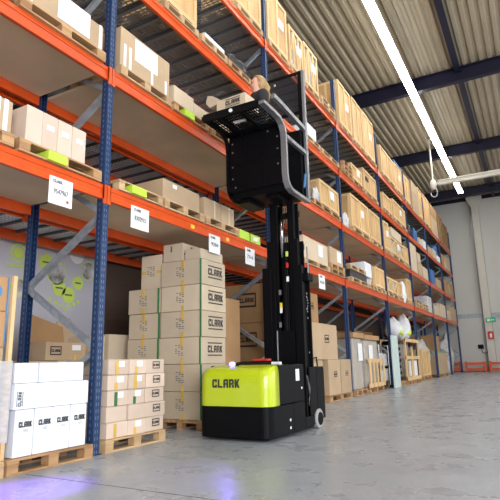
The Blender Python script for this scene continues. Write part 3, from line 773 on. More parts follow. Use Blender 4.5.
# low stack right of the nearest upright: 5 rows x 3 columns
pallet(-.78, .06, 4.57, 5.66, 0, 'wooden pallet under the low carton stack beside the nearest upright', wood='palletpale')
RN = ['bottom', 'second', 'middle', 'fourth', 'top']
for i in range(5):
    for j in range(3):
        y0 = 4.60 + [0, .35, .67][j]; y1 = 4.60 + [.345, .665, 1.05][j]; z0 = .146 + i * .182
        dx = random.uniform(-.012, .012)
        o = carton(-.7, .03 + dx, y0, y1, z0, z0 + .18, 'pinkcarton', '%s row, %s column carton of the low stack by the nearest upright' % (RN[i], ['left', 'middle', 'right'][j]), 'cartons of the low stack',
                   stamp='x' if j == 2 else None, lsize=.38, label_p=[('x', .1, .2, .11, .07)] if j < 2 and not (i == 1 and j == 0) else None,
                   tape=[('x', -.1, 0, .5 if (i + j) % 2 else .9, 'tape' if i != 2 else 'greentape')] if j < 2 else None)
# tall carton stack
pallet(-.84, .0, 6.6, 7.5, 0, 'wooden pallet under the right column of the tall carton stack', wood='palletwood')
pallet(-1.5, -.88, 6.6, 7.5, 0, 'wooden pallet under the left column of the tall carton stack', wood='palletwood')
H6 = .416
for i in range(6):
    dx = random.uniform(-.02, .02)
    o = carton(-.83 + dx, -.04 + dx, 6.62, 7.36 + random.uniform(-.02, .02), .146 + i * H6, .146 + (i + 1) * H6 - .004, 'carton2',
               'tall stack carton with black printing, right column, %s' % ['bottom', 'second from below', 'third from below', 'third from top', 'second from top', 'top row'][i], 'tall stack cartons', logo='x', lsize=.58, green=True,
               prints='y', tape=[('y', .06, .66, 1, 'tape'), ('y', .06, 0, .2, 'tape')])
for i in range(5):
    o = carton(-1.50, -.86, 6.60 + random.uniform(-.015, .015), 7.3, .146 + i * H6, .146 + (i + 1) * H6 - .004, 'carton2',
               'tall stack carton, left column, %s' % ['bottom', 'second from below', 'middle', 'fourth from below', 'top row'][i], 'tall stack cartons', green=True,
               prints='y', tape=[('y', .0, .65, 1, 'tape'), ('y', .0, 0, .2, 'tape')])
zt = .146 + 5 * H6
o = carton(-1.3, -.87, 6.66, 7.25, zt, zt + .58, 'carton2', 'tall stack carton set back on the left column with sideways tape', 'tall stack cartons', prints='y')
for u in (-.16, .17): B(u - .05, u + .05, -.30, -.295, .26, .31).build('tape', M['tape'], o)
zt6 = .146 + 6 * H6
o = carton(-.8, -.4, 6.63, 7.1, zt6, zt6 + .30, 'carton2', 'small upright carton on the tall stack, left', 'small cartons on the tall stack', tape=[('x', .0, .0, .1, 'greentape')])
B(.2, .204, -.2, .2, .1, .125).build('green_edge_strip', M['greentape'], o); B(.2, .204, -.02, .03, .16, .26).build('printed_bar', M['greyink'], o); B(-.05, -.02, -.24, -.236, .16, .26).build('printed_bar', M['greyink'], o)
o = carton(-.37, -.06, 6.65, 7.3, zt6, zt6 + .17, 'carton2', 'small carton on the tall stack, right', 'small cartons on the tall stack')
B(.155, .159, -.3, .3, .0, .02).build('green_edge_strip', M['greentape'], o); B(.155, .158, -.05, .05, .04, .14).build('printed_bar', M['greyink'], o)
# boxes behind the truck
gb = 'big tan boxes behind the truck'
pallet(-1.3, -.2, 9.4, 10.6, 0, 'wooden pallet under the big tan boxes behind the truck')
for i in range(3):
    carton(-1.36, -.25, 9.35, 10.55, .146 + i * .82, .146 + i * .82 + .815, 'carton3', 'big tan printed box behind the truck, %s' % ['bottom', 'middle', 'top'][i], gb, stamp='y', lsize=.42)
carton(-2.5, -1.62, 9.4, 10.6, 0, 2.3, 'carton3', 'tall tan box behind the brace, left of the printed tan boxes', gb)
carton(-1.2, -.6, 7.75, 8.8, 0, 2.2, 'carton3', 'tall plain tan box between tall stack and truck', gb)
# right of the truck
pallet(-.95, .04, 11.93, 13.68, 0, 'wooden pallet under the tan cartons right of the truck', wood='palletwood')
carton(-.9, .02, 11.98, 12.83, .146, 1.0, 'carton', 'tan carton, bottom left, right of the truck', 'tan cartons right of the truck', stamp='x', lsize=.25)
carton(-.9, .02, 12.86, 13.66, .146, 1.0, 'carton', 'tan carton, bottom right, next to the blue post', 'tan cartons right of the truck', stamp='x', lsize=.25)
carton(-.95, -.0, 11.1, 12.75, 1.003, 1.86, 'carton', 'wide tan carton in the middle of the stack right of the truck', 'tan cartons right of the truck', stamp='x', lsize=.18, tape=[('y', -.2, .0, .06, 'tape')])
carton(-1.0, -.3, 11.3, 12.3, 1.863, 2.65, 'carton3', 'tan carton at the top of the stack right of the truck', 'tan cartons right of the truck', stamp='x', lsize=.25)
pallet(-.95, -.05, 10.7, 11.85, 0, 'wooden pallet mostly hidden behind the truck wheel', wood='palletwood')
carton(-.9, -.06, 10.75, 11.8, .146, .998, 'carton', 'tan carton behind the truck, beside its rear wheel', 'tan cartons right of the truck')

# ------------------------------------------------------------ floor, far bays
# film-wrapped loads with cardboard lids and a slatted crate
def wrapped(y0, y1, zt, label, lid=True):
    r = root('wrapped_load', label, 'wrapped goods', (0, y0, 0), 'film wrapped loads beside the blue posts')
    B(-1.0, -.1, .1, y1 - y0 - .1, .15, zt - .16).build('goods', M['carton2'], r, .02)
    B(-1.03, -.07, .07, y1 - y0 - .07, .14, zt - .14).build('stretch_film', M['film'], r, .04)
    if lid: B(-1.08, -.02, .0, y1 - y0, zt - .15, zt).build('cardboard_lid', M['carton3'], r, .01)
    B(-.07, -.06, .5, .9, zt - .8, zt - .3).build('paper_label', M['paper'], r)
wrapped(14.2, 15.2, 1.75, 'film wrapped load with cardboard lid right behind the blue post'); wrapped(15.3, 16.9, 1.72, 'wider film wrapped load with cardboard lid, next to the wire trolley')
pallet(-1.0, .0, 14.15, 15.2, 0, 'pallet under the wrapped load right behind the blue post'); pallet(-1.0, .04, 15.3, 16.9, 0, 'pallet under the wider wrapped load with the slatted crate')
r = root('slatted_side', 'pale slatted wooden side leaning on the wider wrapped load', 'crate side', (.06, 15.25, 0))
for k in range(5): B(0, .025, .05 + k * .38, .17 + k * .38, .16, 1.0).build('slat', M['batten'], r)
for z in (.16, .88): B(-.025, 0, .0, 1.75, z, z + .12).build('cross_batten', M['batten'], r)
# wire trolley
r = root('wire_trolley', 'grey wire trolley with white parcels standing by the rack', 'trolley', (-.1, 17.05, 0))
for z in (.25, .75, 1.3):
    b = MB()
    for k in range(9): b.tube([(0, k * .15, z), (-.7, k * .15, z)], .008, 6)
    for x in (0, -.7): b.tube([(x, 0, z), (x, 1.2, z)], .015, 6)
    b.build('wire_tray', M['greytube'], r)
for (x, y) in ((0, 0), (0, 1.2), (-.7, 0), (-.7, 1.2)):
    MB().tube([(x, y, .1), (x, y, 1.45)], .02, 8).build('post', M['greytube'], r)
    MB().tube([(x - .02, y, .055), (x + .02, y, .055)], .055, 12).build('castor', M['blackmatte'], r)
for i, (a, z, h) in enumerate(((.1, .262, .36), (.65, .262, .4), (.1, .762, .42), (.62, .762, .4))):
    carton(-.75, -.12, 17.05 + a, 17.05 + a + .48, z, z + h, 'whitefilm', 'grey wrapped parcel on the %s tray of the wire trolley, %s' % ('lower' if i < 2 else 'upper', 'left' if i % 2 == 0 else 'right'), 'parcels on the wire trolley', name='parcel', cat='parcel')
# foam sheets
o = MB().prism([(16.95, 1.2), (18.2, 1.2), (18.2, 1.62), (16.95, 1.58)], 'x', -1.15, -1.05); o = o.build('foam_board', M['foam']); tag(o, 'low pale green foam board behind the wire trolley', 'foam'); 
o.location = (0, 0, -1.2); o.scale = (1, 1, 1)
o.scale = (1, 1, 1)
bpy.data.objects.remove(o)
o = B(-1.0, -.94, 17.0, 18.3, 0, 1.62).build('foam_board', M['foam'], None, .01); tag(o, 'wide pale green foam board behind the wire trolley', 'foam', 'pale green foam boards')
o = B(-.03, .03, -.42, .42, 0, 1.78).build('foam_board', M['foam'], None, .01); o.location = (.10, 18.42, .004); tag(o, 'narrow tall pale green foam board leaning on a blue post', 'foam', 'pale green foam boards')
# bundle of black pipes / wheels
r = root('hose_rack', 'stack of black ribbed rolls standing upright by the rack', 'rolls', (-.35, 19.75, 0))
for k in range(7):
    b = MB(); z = .25 + k * .22
    b.tube([(.26 * math.cos(t * PI / 8), .34 * math.sin(t * PI / 8), z) for t in range(17)], .07, 8); b.build('black_roll', M['blackmatte'], r, smooth=True)
MB().tube([(0, 0, .15), (0, 0, 1.95)], .05, 8).build('centre_pole', M['greytube'], r)
pallet(-.9, .05, 19.3, 20.3, 0, 'small pallet under the black rolls')
# frame crate with white load
r = root('open_wooden_crate', 'open wooden frame crate with white panel inside, standing by the rack', 'crate', (0, 20.4, .146))
W = 2.55; Hh = 1.6
for (y, z0, z1) in ((0, 0, Hh), (W * .45, 0, Hh - .3), (W - .12, 0, Hh)):
    for x in (-.98, -.02): B(x, x + .06, y, y + .14, z0, z1).build('upright_batten', M['batten'], r)
for z in (0, .8, 1.47):
    for x in (-.98, .0): B(x, x + .05, 0, W, z, z + .13).build('rail_batten', M['batten'], r)
B(-.85, -.35, .15, W - .2, .1, 1.42).build('white_panel_load', M['film'], r, .04)
B(-.1, -.04, .9, 2.3, .14, .74).build('white_panel', M['paper'], r)
pallet(-1.0, .06, 20.4, 21.6, 0, 'pallet under the left half of the open frame crate'); pallet(-1.0, .06, 21.7, 22.93, 0, 'pallet under the right half of the open frame crate')
def sack(y, lean, label, h=.85, m='bag'):
    def fn(q, d):
        t = (d.z + 1) / 2
        return Vector((q.x * (1.15 - .5 * t) + .03 * math.sin(9 * d.y), q.y * (1.15 - .75 * t) + lean * t, q.z * 1.0 + .04 * math.sin(7 * d.x + 5 * d.y)))
    o = MB().ball((0, 0, h * .5), (.36, .62, h * .5), 20, 14, fn).build('white_sack', M['bag'], smooth=True)
    o.location = (-.45, y, 1.75); tag(o, label, 'sack', 'white sacks on the open crate')
    MB().ball((.12, 0, h * .32), (.28, .42, h * .2), 14, 8, fn).build('green_print', M['limeprint'], o, smooth=True)
sack(20.95, -.35, 'white sack with green print on the open crate, left one', .85); sack(22.15, .35, 'white sack with green print on the open crate, right one', 1.1)
pallet(-1.0, -.03, 24.0, 25.9, 0, 'pallet under the pale crate right of the open crate')
crate(-.95, -.05, 24.05, 25.85, .146, 1.35, 'pale crate on the floor, right of the open frame crate', 'floor crates', False)
lump('film_bale', 'grey white film bale standing behind the pale floor crate', 'bale', (-.6, 26.6, 0), (.4, .5, 1.1), 'whitefilm', 31)
pallet(-1.0, -.03, 28.0, 31.2, 0, 'pallet under the tall brown boxes in the last but one bay')
carton(-.95, -.05, 28.1, 31.1, .146, 1.25, 'carton', 'large brown box on the floor, second bay from the back wall', 'far floor boxes')
carton(-.9, -.25, 28.5, 30.3, 1.32, 2.15, 'carton3', 'brown box stacked high, second bay from the back wall', 'far floor boxes')
o = B(-.92, -.06, 28.2, 31.0, 1.253, 1.318).build('green_sheet', M['signgreen'], None, .01); tag(o, 'green sheet between two far brown boxes', 'sheet')
lump('film_bale', 'white film bale on the floor near the last upright', 'bale', (-.6, 34.6, 0), (.4, 1.0, 1.3), 'whitefilm', 33)
# dark boxes in the rear rack, far bays
for i, (y0, y1, z1) in enumerate(((15, 17.5, 2.0), (19.5, 22, 2.1), (24, 26.5, 1.8), (28.5, 31.8, 2.3))):
    carton(-2.7, -1.65, y0, y1, 0, z1, 'carton3', 'brown box on the floor in the rear rack, %s one counted from the truck' % ['first', 'second', 'third', 'fourth'][i], 'boxes in the rear rack')

# ------------------------------------------------------------ order picker truck
tr = root('order_picker_truck', 'black and lime green high level order picker truck in the aisle', 'truck', (0, 0, 0))
# chassis lower body: rounded front corners
def rounded(x0, x1, y0, y1, r_, z0, z1, k=8):
    p = []
    for (cx, cy, a0) in ((x0 + r_, y0 + r_, PI), (x1 - r_, y0 + r_, 1.5 * PI)):
        for i in range(k + 1):
            a = a0 + i * PI / 2 / k; p.append((cx + r_ * math.cos(a), cy + r_ * math.sin(a)))
    p += [(x1, y1), (x0, y1)]
    return p
TX0, TX1, TY0 = .40, 1.50, 5.90
lo = MB().prism(rounded(TX0, TX1, TY0, 6.62, .16, 0, 0), 'z', .05, .425)
lo.build('lower_body', M['bodyblack'], tr, smooth=False)
# lime cover: lofted rings, inset towards the top with a sloping lid
bm = MB(); rings = []
def ringpts(ins, z_front, z_back, r_):
    pts = rounded(TX0 + ins, TX1 - ins * .3, TY0 + ins, 6.19, r_, 0, 0)
    out = []
    for (x, y) in pts:
        t = (y - TY0) / .29; out.append(Vector((x, y, z_front + (z_back - z_front) * t)))
    return out
specs = [(0.0, .43, .43, .16), (0.0, .6, .6, .16), (.004, .78, .78, .16), (.02, .845, .88, .15), (.06, .885, .93, .14), (.13, .90, .95, .12)]
for sp in specs: rings.append(ringpts(*sp))
K_ = len(rings[0])
for rg in rings: bm.v += rg
for i in range(len(rings) - 1):
    for k in range(K_): a = i * K_ + k; b_ = i * K_ + (k + 1) % K_; bm.f.append((a, b_, b_ + K_, a + K_))
bm.f.append(tuple(range((len(rings) - 1) * K_, len(rings) * K_)))
cov = bm.build('lime_cover', M['lime'], tr)
for f in cov.data.polygons: f.use_smooth = True
for f in cov.data.polygons:
    if len(f.vertices) > 4: f.use_smooth = False
LT_ = T
link('printed_brand', LT_, cov, (.86, TY0 - .004, .72), RY, (.42, .42, 1))
bb = root('tmp', '', ''); bpy.data.objects.remove(bb)
# bottom skirt and running gear
B(TX0 + .04, TX1 - .04, TY0 + .06, 7.7, .03, .06).build('skirt', M['blackmatte'], tr)
# side body behind the cover
b = MB().box(.42, 1.498, 6.195, 7.02, .43, .945).box(.42, 1.5, 6.625, 7.02, .05, .43); b.build('side_body', M['bodyblack'], tr, .012)
B(1.5, 1.504, 6.72, 6.84, .72, .88).build('rating_plate', M['paper'], tr)
for z in (.12, .22): MB().prism([(6.5 + .02 * math.cos(i), z + .02 * math.sin(i)) for i in range(6)], 'x', 1.5, 1.505).build('bolt', M['paper'], tr)
B(1.5, 1.503, 6.9, 6.93, .6, .63).build('bolt', M['paper'], tr)
# straddle leg and end housing
B(1.3, 1.5, 7.02, 7.5, .06, .2).build('straddle_leg', M['bodyblack'], tr, .01)
B(.42, .6, 7.02, 7.5, .06, .2).build('straddle_leg', M['bodyblack'], tr, .01)
b = MB().box(1.478, 1.5, 7.22, 7.5, .2, .90).box(1.2, 1.5, 7.5, 7.82, .12, .90); b.build('end_housing', M['bodyblack'], tr, .015)
MB().box(.42, .7, 7.5, 7.82, .12, .90).build('end_housing', M['bodyblack'], tr, .015)
MB().tube([(1.45, 7.5, .9), (1.45, 7.5, 1.02), (1.45, 7.65, 1.04), (1.45, 7.68, .9)], .012).build('grab_loop', M['black'], tr)
def wheel(x, y, rr, w, nm='wheel'):
    o = MB().tube([(x - w / 2, y, rr), (x - w / 2 + .01, y, rr), (x + w / 2 - .01, y, rr), (x + w / 2, y, rr)], [rr * .93, rr, rr, rr * .93], 28).build(nm, M['rubber'], tr, smooth=False)
    MB().tube([(x + w / 2, y, rr), (x + w / 2 + .012, y, rr)], rr * .66, 24).build('wheel_hub', M['blackmatte'], o)
wheel(1.49, 7.5, .14, .08); wheel(.38, 7.5, .145, .08)
wheel(.93, 6.3, .1, .12, 'drive_wheel')
# console on the cover
b = MB().prism([(6.2, .945), (6.62, .945), (6.62, 1.0), (6.45, .99), (6.25, .955)], 'x', .72, 1.2); b.build('console', M['blackmatte'], tr, .006)
B(.95, 1.2, 6.48, 6.58, 1.0, 1.03).build('red_lever', M['red'], tr, .006)
B(1.22, 1.36, 6.52, 6.58, .945, .985).build('white_cap', M['paper'], tr, .006)
bl = MB().ball((0, 0, 0), (.05, .035, .035), 14, 8).build('blue_beacon', M['beacon'], tr, smooth=True); bl.location = (.84, 6.1, .965)
MB().box(.77, .91, 6.13, 6.2, .9, .98).build('beacon_housing', M['blackmatte'], tr, .008)
# mast: three stages
def channel(x0, x1, y0, y1, z0, z1, nm):
    b = MB(); w = x1 - x0
    b.box(x0, x1, y0, y0 + .03, z0, z1); b.box(x0, x1, y1 - .03, y1, z0, z1); b.box(x0 + w * .3, x0 + w * .6, y0 + .03, y1 - .03, z0, z1)
    return b.build(nm, M['black'], tr, .003)
channel(.79, .94, 7.15, 7.47, .1, 2.45, 'outer_mast_channel'); channel(1.34, 1.475, 7.15, 7.47, .1, 2.45, 'outer_mast_channel')
channel(.87, 1.0, 7.18, 7.44, .5, 2.88, 'middle_mast_channel'); channel(1.29, 1.41, 7.18, 7.44, .5, 2.88, 'middle_mast_channel')
channel(.93, 1.06, 7.2, 7.42, 1.2, 3.52, 'inner_mast_channel'); channel(1.24, 1.35, 7.2, 7.42, 1.2, 3.52, 'inner_mast_channel')
for (z, x0, x1) in ((2.3, .79, 1.475), (.3, .79, 1.475), (2.74, .87, 1.41), (3.3, .93, 1.35)): B(x0, x1, 7.42, 7.46, z, z + .1).build('cross_tie', M['black'], tr)
B(.78, 1.34, 7.1, 7.13, .1, 1.0).build('mast_guard', M['bodyblack'], tr)
B(1.0, 1.3, 7.43, 7.45, .9, 2.9).build('mast_gap_dark_sheet', M['black'], tr)  # black sheet added to darken the open gap between the channels
B(.95, 1.32, 7.16, 7.2, .95, 1.45).build('lower_mast_plate', M['black'], tr)
MB().tube([(1.15, 7.24, .4), (1.15, 7.24, 2.6)], .05, 12).build('lift_cylinder', M['black'], tr, smooth=True)
MB().tube([(1.13, 7.22, 2.6), (1.13, 7.22, 3.5)], .03, 12).build('lift_rod', M['chrome'], tr, smooth=True)
MB().tube([(1.04, 7.13, 1.0), (1.04, 7.13, 1.45)], .012, 8).build('hydraulic_pipe', M['chrome'], tr)
for x in (1.2, 1.23): MB().tube([(x, 7.17, 1.2), (x, 7.17, 3.4)], .006, 6).build('lift_chain', M['black'], tr)
for k, (x, z, m) in enumerate(((1.09, 1.72, 'paper'), (1.09, 1.8, 'yellow'), (1.22, 2.2, 'paper'), (1.22, 2.42, 'red'), (1.22, 2.6, 'limeprint'), (1.07, 1.5, 'greytube'), (1.08, 2.0, 'greytube'))): B(x, x + .035, 7.14, 7.16, z, z + .08).build('mast_fitting', M[m], tr)
for z in (1.1, 1.62, 1.72, 2.0): B(1.475, 1.48, 7.3, 7.325, z, z + .025).build('bolt', M['greytube'], tr)
for a in range(7):
    t = R(-80 + 26 * a); B(1.475, 1.48, 7.28 + .05 * math.cos(t), 7.292 + .05 * math.cos(t), 1.86 + .1 * math.sin(t), 1.872 + .1 * math.sin(t)).build('bolt', M['paper'], tr)
MB().box(1.38, 1.56, 7.2, 7.4, 2.2, 2.32).build('chain_bracket', M['black'], tr, .01)
MB().tube([(1.52, 7.3, 2.3), (1.52, 7.3, 2.75)], .012).build('cable_guide', M['greytube'], tr)
MB().tube([(1.505, 7.15, .35), (1.51, 7.2, .6), (1.505, 7.12, .78), (1.51, 7.17, .5)], .01).build('hose', M['greytube'], tr, smooth=True)
# cab
CX0, CX1, CYF, CYB, CZ = .50, 1.44, 6.66, 7.47, 3.56
cab = []
pn = MB().box(CX0, CX1, CYF, CYF + .03, 3.64, 4.63)
pn.build('front_panel', M['bodyblack'], tr, .006)
for x in (.78, 1.12): B(x, x + .02, CYF - .012, CYF, 3.66, 4.55).build('panel_rib', M['black'], tr)
B(CX0 + .02, CX1 - .02, CYF - .01, CYF, 4.08, 4.1).build('panel_seam', M['black'], tr)
MB().prism([(CYF, 3.72), (CYF + .12, CZ), (CYB, CZ), (CYB, CZ + .06), (CYF + .14, CZ + .06), (CYF + .03, 3.75)], 'x', CX0, CX1).build('cab_floor', M['bodyblack'], tr)
for x in (.55, 1.05): MB().box(x, x + .2, CYF + .2, CYB - .1, CZ - .06, CZ).build('floor_beam', M['black'], tr)
for (x, z) in ((.55, 3.85), (.55, 4.05), (.55, 4.3), (.55, 4.45), (1.36, 3.95), (1.36, 4.2), (1.36, 4.4), (.6, 3.7), (1.2, 4.52)): B(x, x + .022, CYF - .006, CYF, z, z + .022).build('rivet', M['greytube'], tr)
prof = [(5.93, 4.60), (6.3, 4.60), (6.46, 4.59), (6.56, 4.54), (6.62, 4.45), (6.635, 4.3), (6.635, 3.78), (6.66, 3.66), (6.74, 3.57), (6.86, 3.53), (7.5, 3.53)]
def band(x0, x1, pf, wdt, nm, m):
    b = MB(); n = len(pf); V = []
    for i, (y, z) in enumerate(pf):
        a = pf[max(i - 1, 0)]; c = pf[min(i + 1, n - 1)]
        dy, dz = c[0] - a[0], c[1] - a[1]; l = math.hypot(dy, dz); ny, nz_ = -dz / l, dy / l
        V.append(((y, z), (y + ny * wdt, z + nz_ * wdt)))
    for i, (p, q) in enumerate(V):
        for x in (x0, x1): b.v += [Vector((x, p[0], p[1])), Vector((x, q[0], q[1]))]
    for i in range(n - 1):
        o = i * 4; k = o + 4
        for (a, c) in ((0, 1), (1, 3), (3, 2), (2, 0)): b.f.append((o + a, o + c, k + c, k + a))
    b.f += [(0, 1, 3, 2), ((n - 1) * 4, (n - 1) * 4 + 2, (n - 1) * 4 + 3, (n - 1) * 4 + 1)]
    return b.build(nm, m, tr)
band(1.44, 1.53, prof, .05, 'side_frame', M['greytube']); band(.45, .50, prof, .06, 'side_frame', M['black'])
# rear posts and guard
MB().box(1.48, 1.525, 7.47, 7.55, 3.53, 5.95).build('guard_post', M['greytube'], tr, .004)
MB().box(1.41, 1.48, 7.48, 7.54, 3.6, 5.95).build('guard_post_cover', M['black'], tr)
MB().box(.78, .81, 7.49, 7.53, 3.53, 5.8).build('guard_post', M['greytube'], tr)
B(.81, 1.46, 7.5, 7.51, 5.2, 5.9).build('guard_screen', M['glass'], tr)
B(.81, 1.48, 7.49, 7.52, 5.9, 5.95).build('guard_top_bar', M['black'], tr); B(.81, 1.48, 7.49, 7.52, 5.15, 5.2).build('guard_lower_bar', M['black'], tr)
for (x, z) in ((1.4, 5.86), (1.43, 5.24), (.95, 5.8), (1.42, 5.32)): B(x, x + .03, 7.485, 7.5, z, z + .03).build('screw', M['paper'], tr)
band(1.46, 1.52, [(6.3, 4.86), (6.5, 4.86), (7.5, 4.80)], .07, 'side_bar', M['greytube'])
MB().tube([(1.49, 6.72, 4.4), (1.49, 7.5, 4.4)], .03, sq=True).build('side_bar', M['greytube'], tr)
MB().tube([(.48, 6.72, 4.8), (.48, 7.5, 4.8)], .025, sq=True).build('side_bar', M['black'], tr)
B(CX0, .49, 6.69, 7.45, 3.6, 4.4).build('side_panel', M['black'], tr)
MB().box(.95, 1.46, 7.38, 7.46, 3.62, 4.8).build('control_column', M['black'], tr, .01)
MB().tube([(1.5, 7.35, 3.75), (1.5, 7.42, 4.0)], .02).build('blue_connector', M['bluecorner'], tr)
B(CX0, .50, 6.66, 6.69, 3.6, 4.64).build('edge_trim', M['black'], tr)
# load tray in front of the cab
b = MB().box(CX0 - .02, CX1, 5.92, 5.97, 4.56, 4.68).box(CX0 - .02, CX0 + .03, 5.97, CYF, 4.58, 4.66).box(CX0, CX1, CYF - .06, CYF, 4.58, 4.66)
for x in (.72, 1.1): b.box(x, x + .05, 5.97, CYF, 4.56, 4.64)
b.build('tray_frame', M['black'], tr, .003)
b = MB()
for k in range(22): x = CX0 + .03 + k * .042; b.box(x, x + .012, 5.97, 6.6, 4.60, 4.612)
for k in range(7): y = 6.02 + k * .09; b.box(CX0 + .03, CX1, y, y + .012, 4.612, 4.622)
b.build('tray_grille', M['blackmatte'], tr)
B(.85, 1.05, 6.2, 6.26, 4.585, 4.6).build('tray_sticker', M['paper'], tr)
MB().tube([(.98, 5.905, 4.62), (.98, 5.92, 4.62)], .028, 16).build('tray_badge', M['paper'], tr)
bo = carton(.68, 1.20, 6.0, 6.38, 4.69, 4.9, 'carton2', 'open cardboard box lying on the truck load tray beside the operator', None, logo='y', lsize=.5, rz=-3)
MB().prism([(-.26, .17), (-.40, .15), (-.47, .24), (-.44, .36), (-.34, .33), (-.2, .225)], 'y', -.18, .17).build('open_flap', M['carton2'], bo)
B(.52, .66, 6.05, 6.3, 4.67, 4.75).build('small_grey_box', M['whitefilm']); tag(bpy.data.objects['small_grey_box'], 'small pale grey block on the tray left of the open box', 'box')
# child lifted to real ground origin
# ------------------------------------------------------------ operator
def skin(name, pts, edges, mats, sub=2):
    me = bpy.data.meshes.new(name); me.from_pydata([p[0] for p in pts], edges, [])
    o = bpy.data.objects.new(name, me); COL.objects.link(o)
    md = o.modifiers.new('s', 'SKIN'); md.use_smooth_shade = True
    for i, p in enumerate(pts):
        r_ = p[1]; r_ = r_ if isinstance(r_, tuple) else (r_, r_)
        me.skin_vertices[0].data[i].radius = r_
    me.skin_vertices[0].data[0].use_root = True
    sd = o.modifiers.new('d', 'SUBSURF'); sd.levels = sub; sd.render_levels = sub
    bpy.context.view_layer.update()
    m2 = bpy.data.meshes.new_from_object(o.evaluated_get(bpy.context.evaluated_depsgraph_get()))
    bpy.data.objects.remove(o)
    m2.materials.clear()
    for m in mats: m2.materials.append(m)
    return m2
# local frame: facing -Y, z up, standing 1.88 with boots
J = [((0, 0, .98), (.15, .11)), ((0, -.01, 1.15), (.135, .10)), ((0, -.03, 1.33), (.16, .115)), ((0, -.04, 1.46), (.17, .115)), ((0, -.045, 1.545), .052), ((0, -.035, 1.62), (.062, .07)), ((0, -.035, 1.70), (.078, .092)), ((0, -.03, 1.79), (.076, .09)), ((0, -.02, 1.84), (.05, .06)),
     ((.10, 0, .92), .095), ((.11, -.01, .52), .062), ((.11, .02, .12), .043), ((.11, -.12, .05), .04),
     ((-.10, 0, .92), .095), ((-.11, -.01, .52), .062), ((-.11, .02, .12), .043), ((-.11, -.12, .05), .04),
     ((.215, -.03, 1.46), .08), ((.26, -.03, 1.18), .046), ((.22, -.26, 1.12), .034), ((.19, -.33, 1.12), (.030, .022)),
     ((-.215, -.03, 1.46), .08), ((-.27, -.04, 1.2), .046), ((-.2, -.27, 1.14), .034), ((-.17, -.34, 1.14), (.030, .022))]
EDG = [(0, 1), (1, 2), (2, 3), (3, 4), (4, 5), (5, 6), (6, 7), (7, 8), (0, 9), (9, 10), (10, 11), (11, 12), (0, 13), (13, 14), (14, 15), (15, 16), (3, 17), (17, 18), (18, 19), (19, 20), (3, 21), (21, 22), (22, 23), (23, 24)]
body = skin('body', J, EDG, [M['skin']])
bm = bmesh.new(); bm.from_mesh(body)
for sx, hx, hz in ((1, .19, 1.12), (-1, -.17, 1.14)):
    base = Vector((hx, -.34, hz))
    for k in range(4):
        ox = (k - 1.5) * .02
        ln = (.062, .075, .07, .055)[k]
        p = [(tuple(base + Vector((ox * .7, .03, 0))), .011), (tuple(base + Vector((ox, -.025, .0))), .0095), (tuple(base + Vector((ox, -.025 - ln * .5, -.012))), .0085), (tuple(base + Vector((ox, -.025 - ln * .8, -.035))), .0075)]
        t = skin('f', p, [(0, 1), (1, 2), (2, 3)], [M['skin']], 1); bm.from_mesh(t)
    p = [(tuple(base + Vector((-sx * .015, .03, 0))), .012), (tuple(base + Vector((-sx * .042, .0, -.01))), .011), (tuple(base + Vector((-sx * .05, -.035, -.02))), .009)]
    t = skin('f', p, [(0, 1), (1, 2)], [M['skin']], 1); bm.from_mesh(t)
bm.to_mesh(body); bm.free()
# nose and mouth by moving head vertices
for v in body.vertices:
    c = v.co
    if c.z > 1.6:
        d = math.hypot(c.x / .018, (c.z - 1.705) / .03)
        if c.y < -.06: c.y -= .024 * math.exp(-d * d)
        d = math.hypot(abs(c.x) - .032, c.z - 1.735)
        if c.y < -.06: c.y += .01 * math.exp(-(d / .018) ** 2)
per = root('person', 'person with blond hair in black top standing in the raised truck cab', 'person', (.95, 6.88, 3.62))
per.rotation_euler = (0, 0, R(-38)); per.scale = (1.1, 1.1, 1.1)
bo_ = link('body', body, per)
def garment(name, m, test, off):
    bm = bmesh.new(); bm.from_mesh(body); bm.normal_update()
    kill = [f for f in bm.faces if not test(f.calc_center_median())]
    bmesh.ops.delete(bm, geom=kill, context='FACES')
    for v in bm.verts: v.co += v.normal * off
    me = bpy.data.meshes.new(name); bm.to_mesh(me); bm.free(); me.materials.append(m)
    for p in me.polygons: p.use_smooth = True
    return link(name, me, per)
garment('top', M['shirt'], lambda c: .98 < c.z < 1.575 and c.y > -.24, .018)
garment('trousers', M['trousers'], lambda c: .1 < c.z < 1.02 and abs(c.x) < .24 and c.y > -.2, .010)
garment('shoe', M['blackmatte'], lambda c: c.z < .13, .012)
# hair
def hf(q, d):
    if d.y < -.35 and d.z < .45: q = Vector((q.x, q.y * .55, q.z))
    if d.z < -.2: q.z *= 1.15
    return q
MB().ball((0, .01, 1.765), (.108, .125, .125), 20, 14, hf).build('hair', M['hair'], per, smooth=True)
MB().tube([(0, .09, 1.78), (0, .12, 1.70), (.02, .12, 1.58), (.03, .11, 1.46), (.04, .10, 1.38)], [.06, .08, .07, .045, .015], 12).build('ponytail', M['hair'], per, smooth=True)
for sx in (-1, 1):
    MB().ball((sx * .032, -.118, 1.735), .011, 8, 6).build('eye', M['eye'], per, smooth=True)
    MB().ball((sx * .082, -.02, 1.715), (.012, .022, .032), 8, 6).build('ear', M['skin'], per, smooth=True)
MB().ball((0, -.122, 1.672), (.022, .008, .007), 8, 6).build('mouth', M['red'], per, smooth=True)

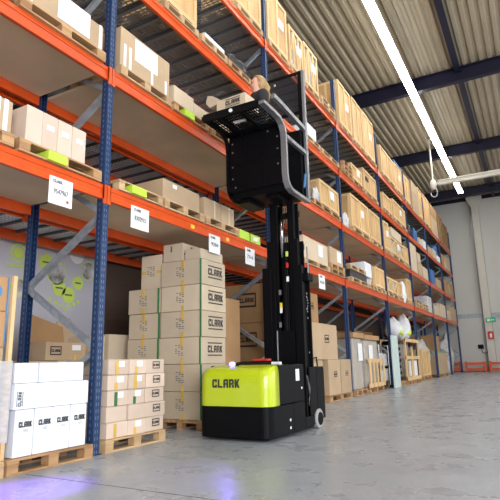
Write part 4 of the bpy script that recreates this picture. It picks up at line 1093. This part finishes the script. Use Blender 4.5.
# ------------------------------------------------------------ light
def area(name, loc, rot, sx, sy, e, col=(1, 1, 1)):
    l = bpy.data.lights.new(name, 'AREA'); l.shape = 'RECTANGLE'; l.size = sx; l.size_y = sy; l.energy = e; l.color = col
    o = bpy.data.objects.new(name, l); COL.objects.link(o); o.location = loc; o.rotation_euler = rot; return o
area('camera_right_fill', (12, -5, 3.6), (R(75), 0, R(62)), 9, 5, 2450, (.95, .97, 1))  # added soft fill from behind the camera on its right
area('aisle_side_fill', (14.5, 16, 3.2), (R(85), 0, R(90)), 26, 5, 1500, (.96, .98, 1))  # added soft fill along the rack from the unseen right side
def spot(loc, tgt, e, col, ang, blend=.6):
    l = bpy.data.lights.new('blue_floor_spot', 'SPOT'); l.energy = e; l.color = col; l.spot_size = R(ang); l.spot_blend = blend; l.shadow_soft_size = .03
    o = bpy.data.objects.new('blue_floor_spot', l); COL.objects.link(o); o.location = loc
    o.rotation_euler = (Vector(tgt) - Vector(loc)).to_track_quat('-Z', 'Y').to_euler()
spot((.55, 1.6, 2.0), (.7, 3.0, 0), 700, (.25, .06, 1), 24)
spot((.84, 6.0, .99), (1.6, 3.9, 0), 40, (.2, .12, 1), 30, 1)
w = bpy.data.worlds.new('hall_world'); S.world = w; w.use_nodes = True
w.node_tree.nodes['Background'].inputs[0].default_value = (.9, .95, 1, 1); w.node_tree.nodes['Background'].inputs[1].default_value = .25

# ------------------------------------------------------------ camera
cam = bpy.data.cameras.new('camera'); co = bpy.data.objects.new('camera', cam); COL.objects.link(co)
f_, yaw, pit, rol = 508.3655, .5038, .2154, -.0210
F = Vector((-math.sin(yaw) * math.cos(pit), math.cos(yaw) * math.cos(pit), math.sin(pit)))
R0 = Vector((math.cos(yaw), math.sin(yaw), 0)); U0 = R0.cross(F)
Rr = R0 * math.cos(rol) + U0 * math.sin(rol); Uu = -R0 * math.sin(rol) + U0 * math.cos(rol)
mw = Matrix((Rr, Uu, -F)).transposed().to_4x4(); mw.translation = Vector((4.5173, 0, 1.0))
co.matrix_world = mw
cam.sensor_width = 36; cam.lens = f_ / 500 * 36; cam.clip_end = 200
S.camera = co
S.view_settings.view_transform = 'Standard'; S.view_settings.look = 'None'; S.view_settings.gamma = 1; S.view_settings.exposure = 0.0
S.view_settings.use_curve_mapping = False
S.cycles.max_bounces = 6; S.cycles.transparent_max_bounces = 16
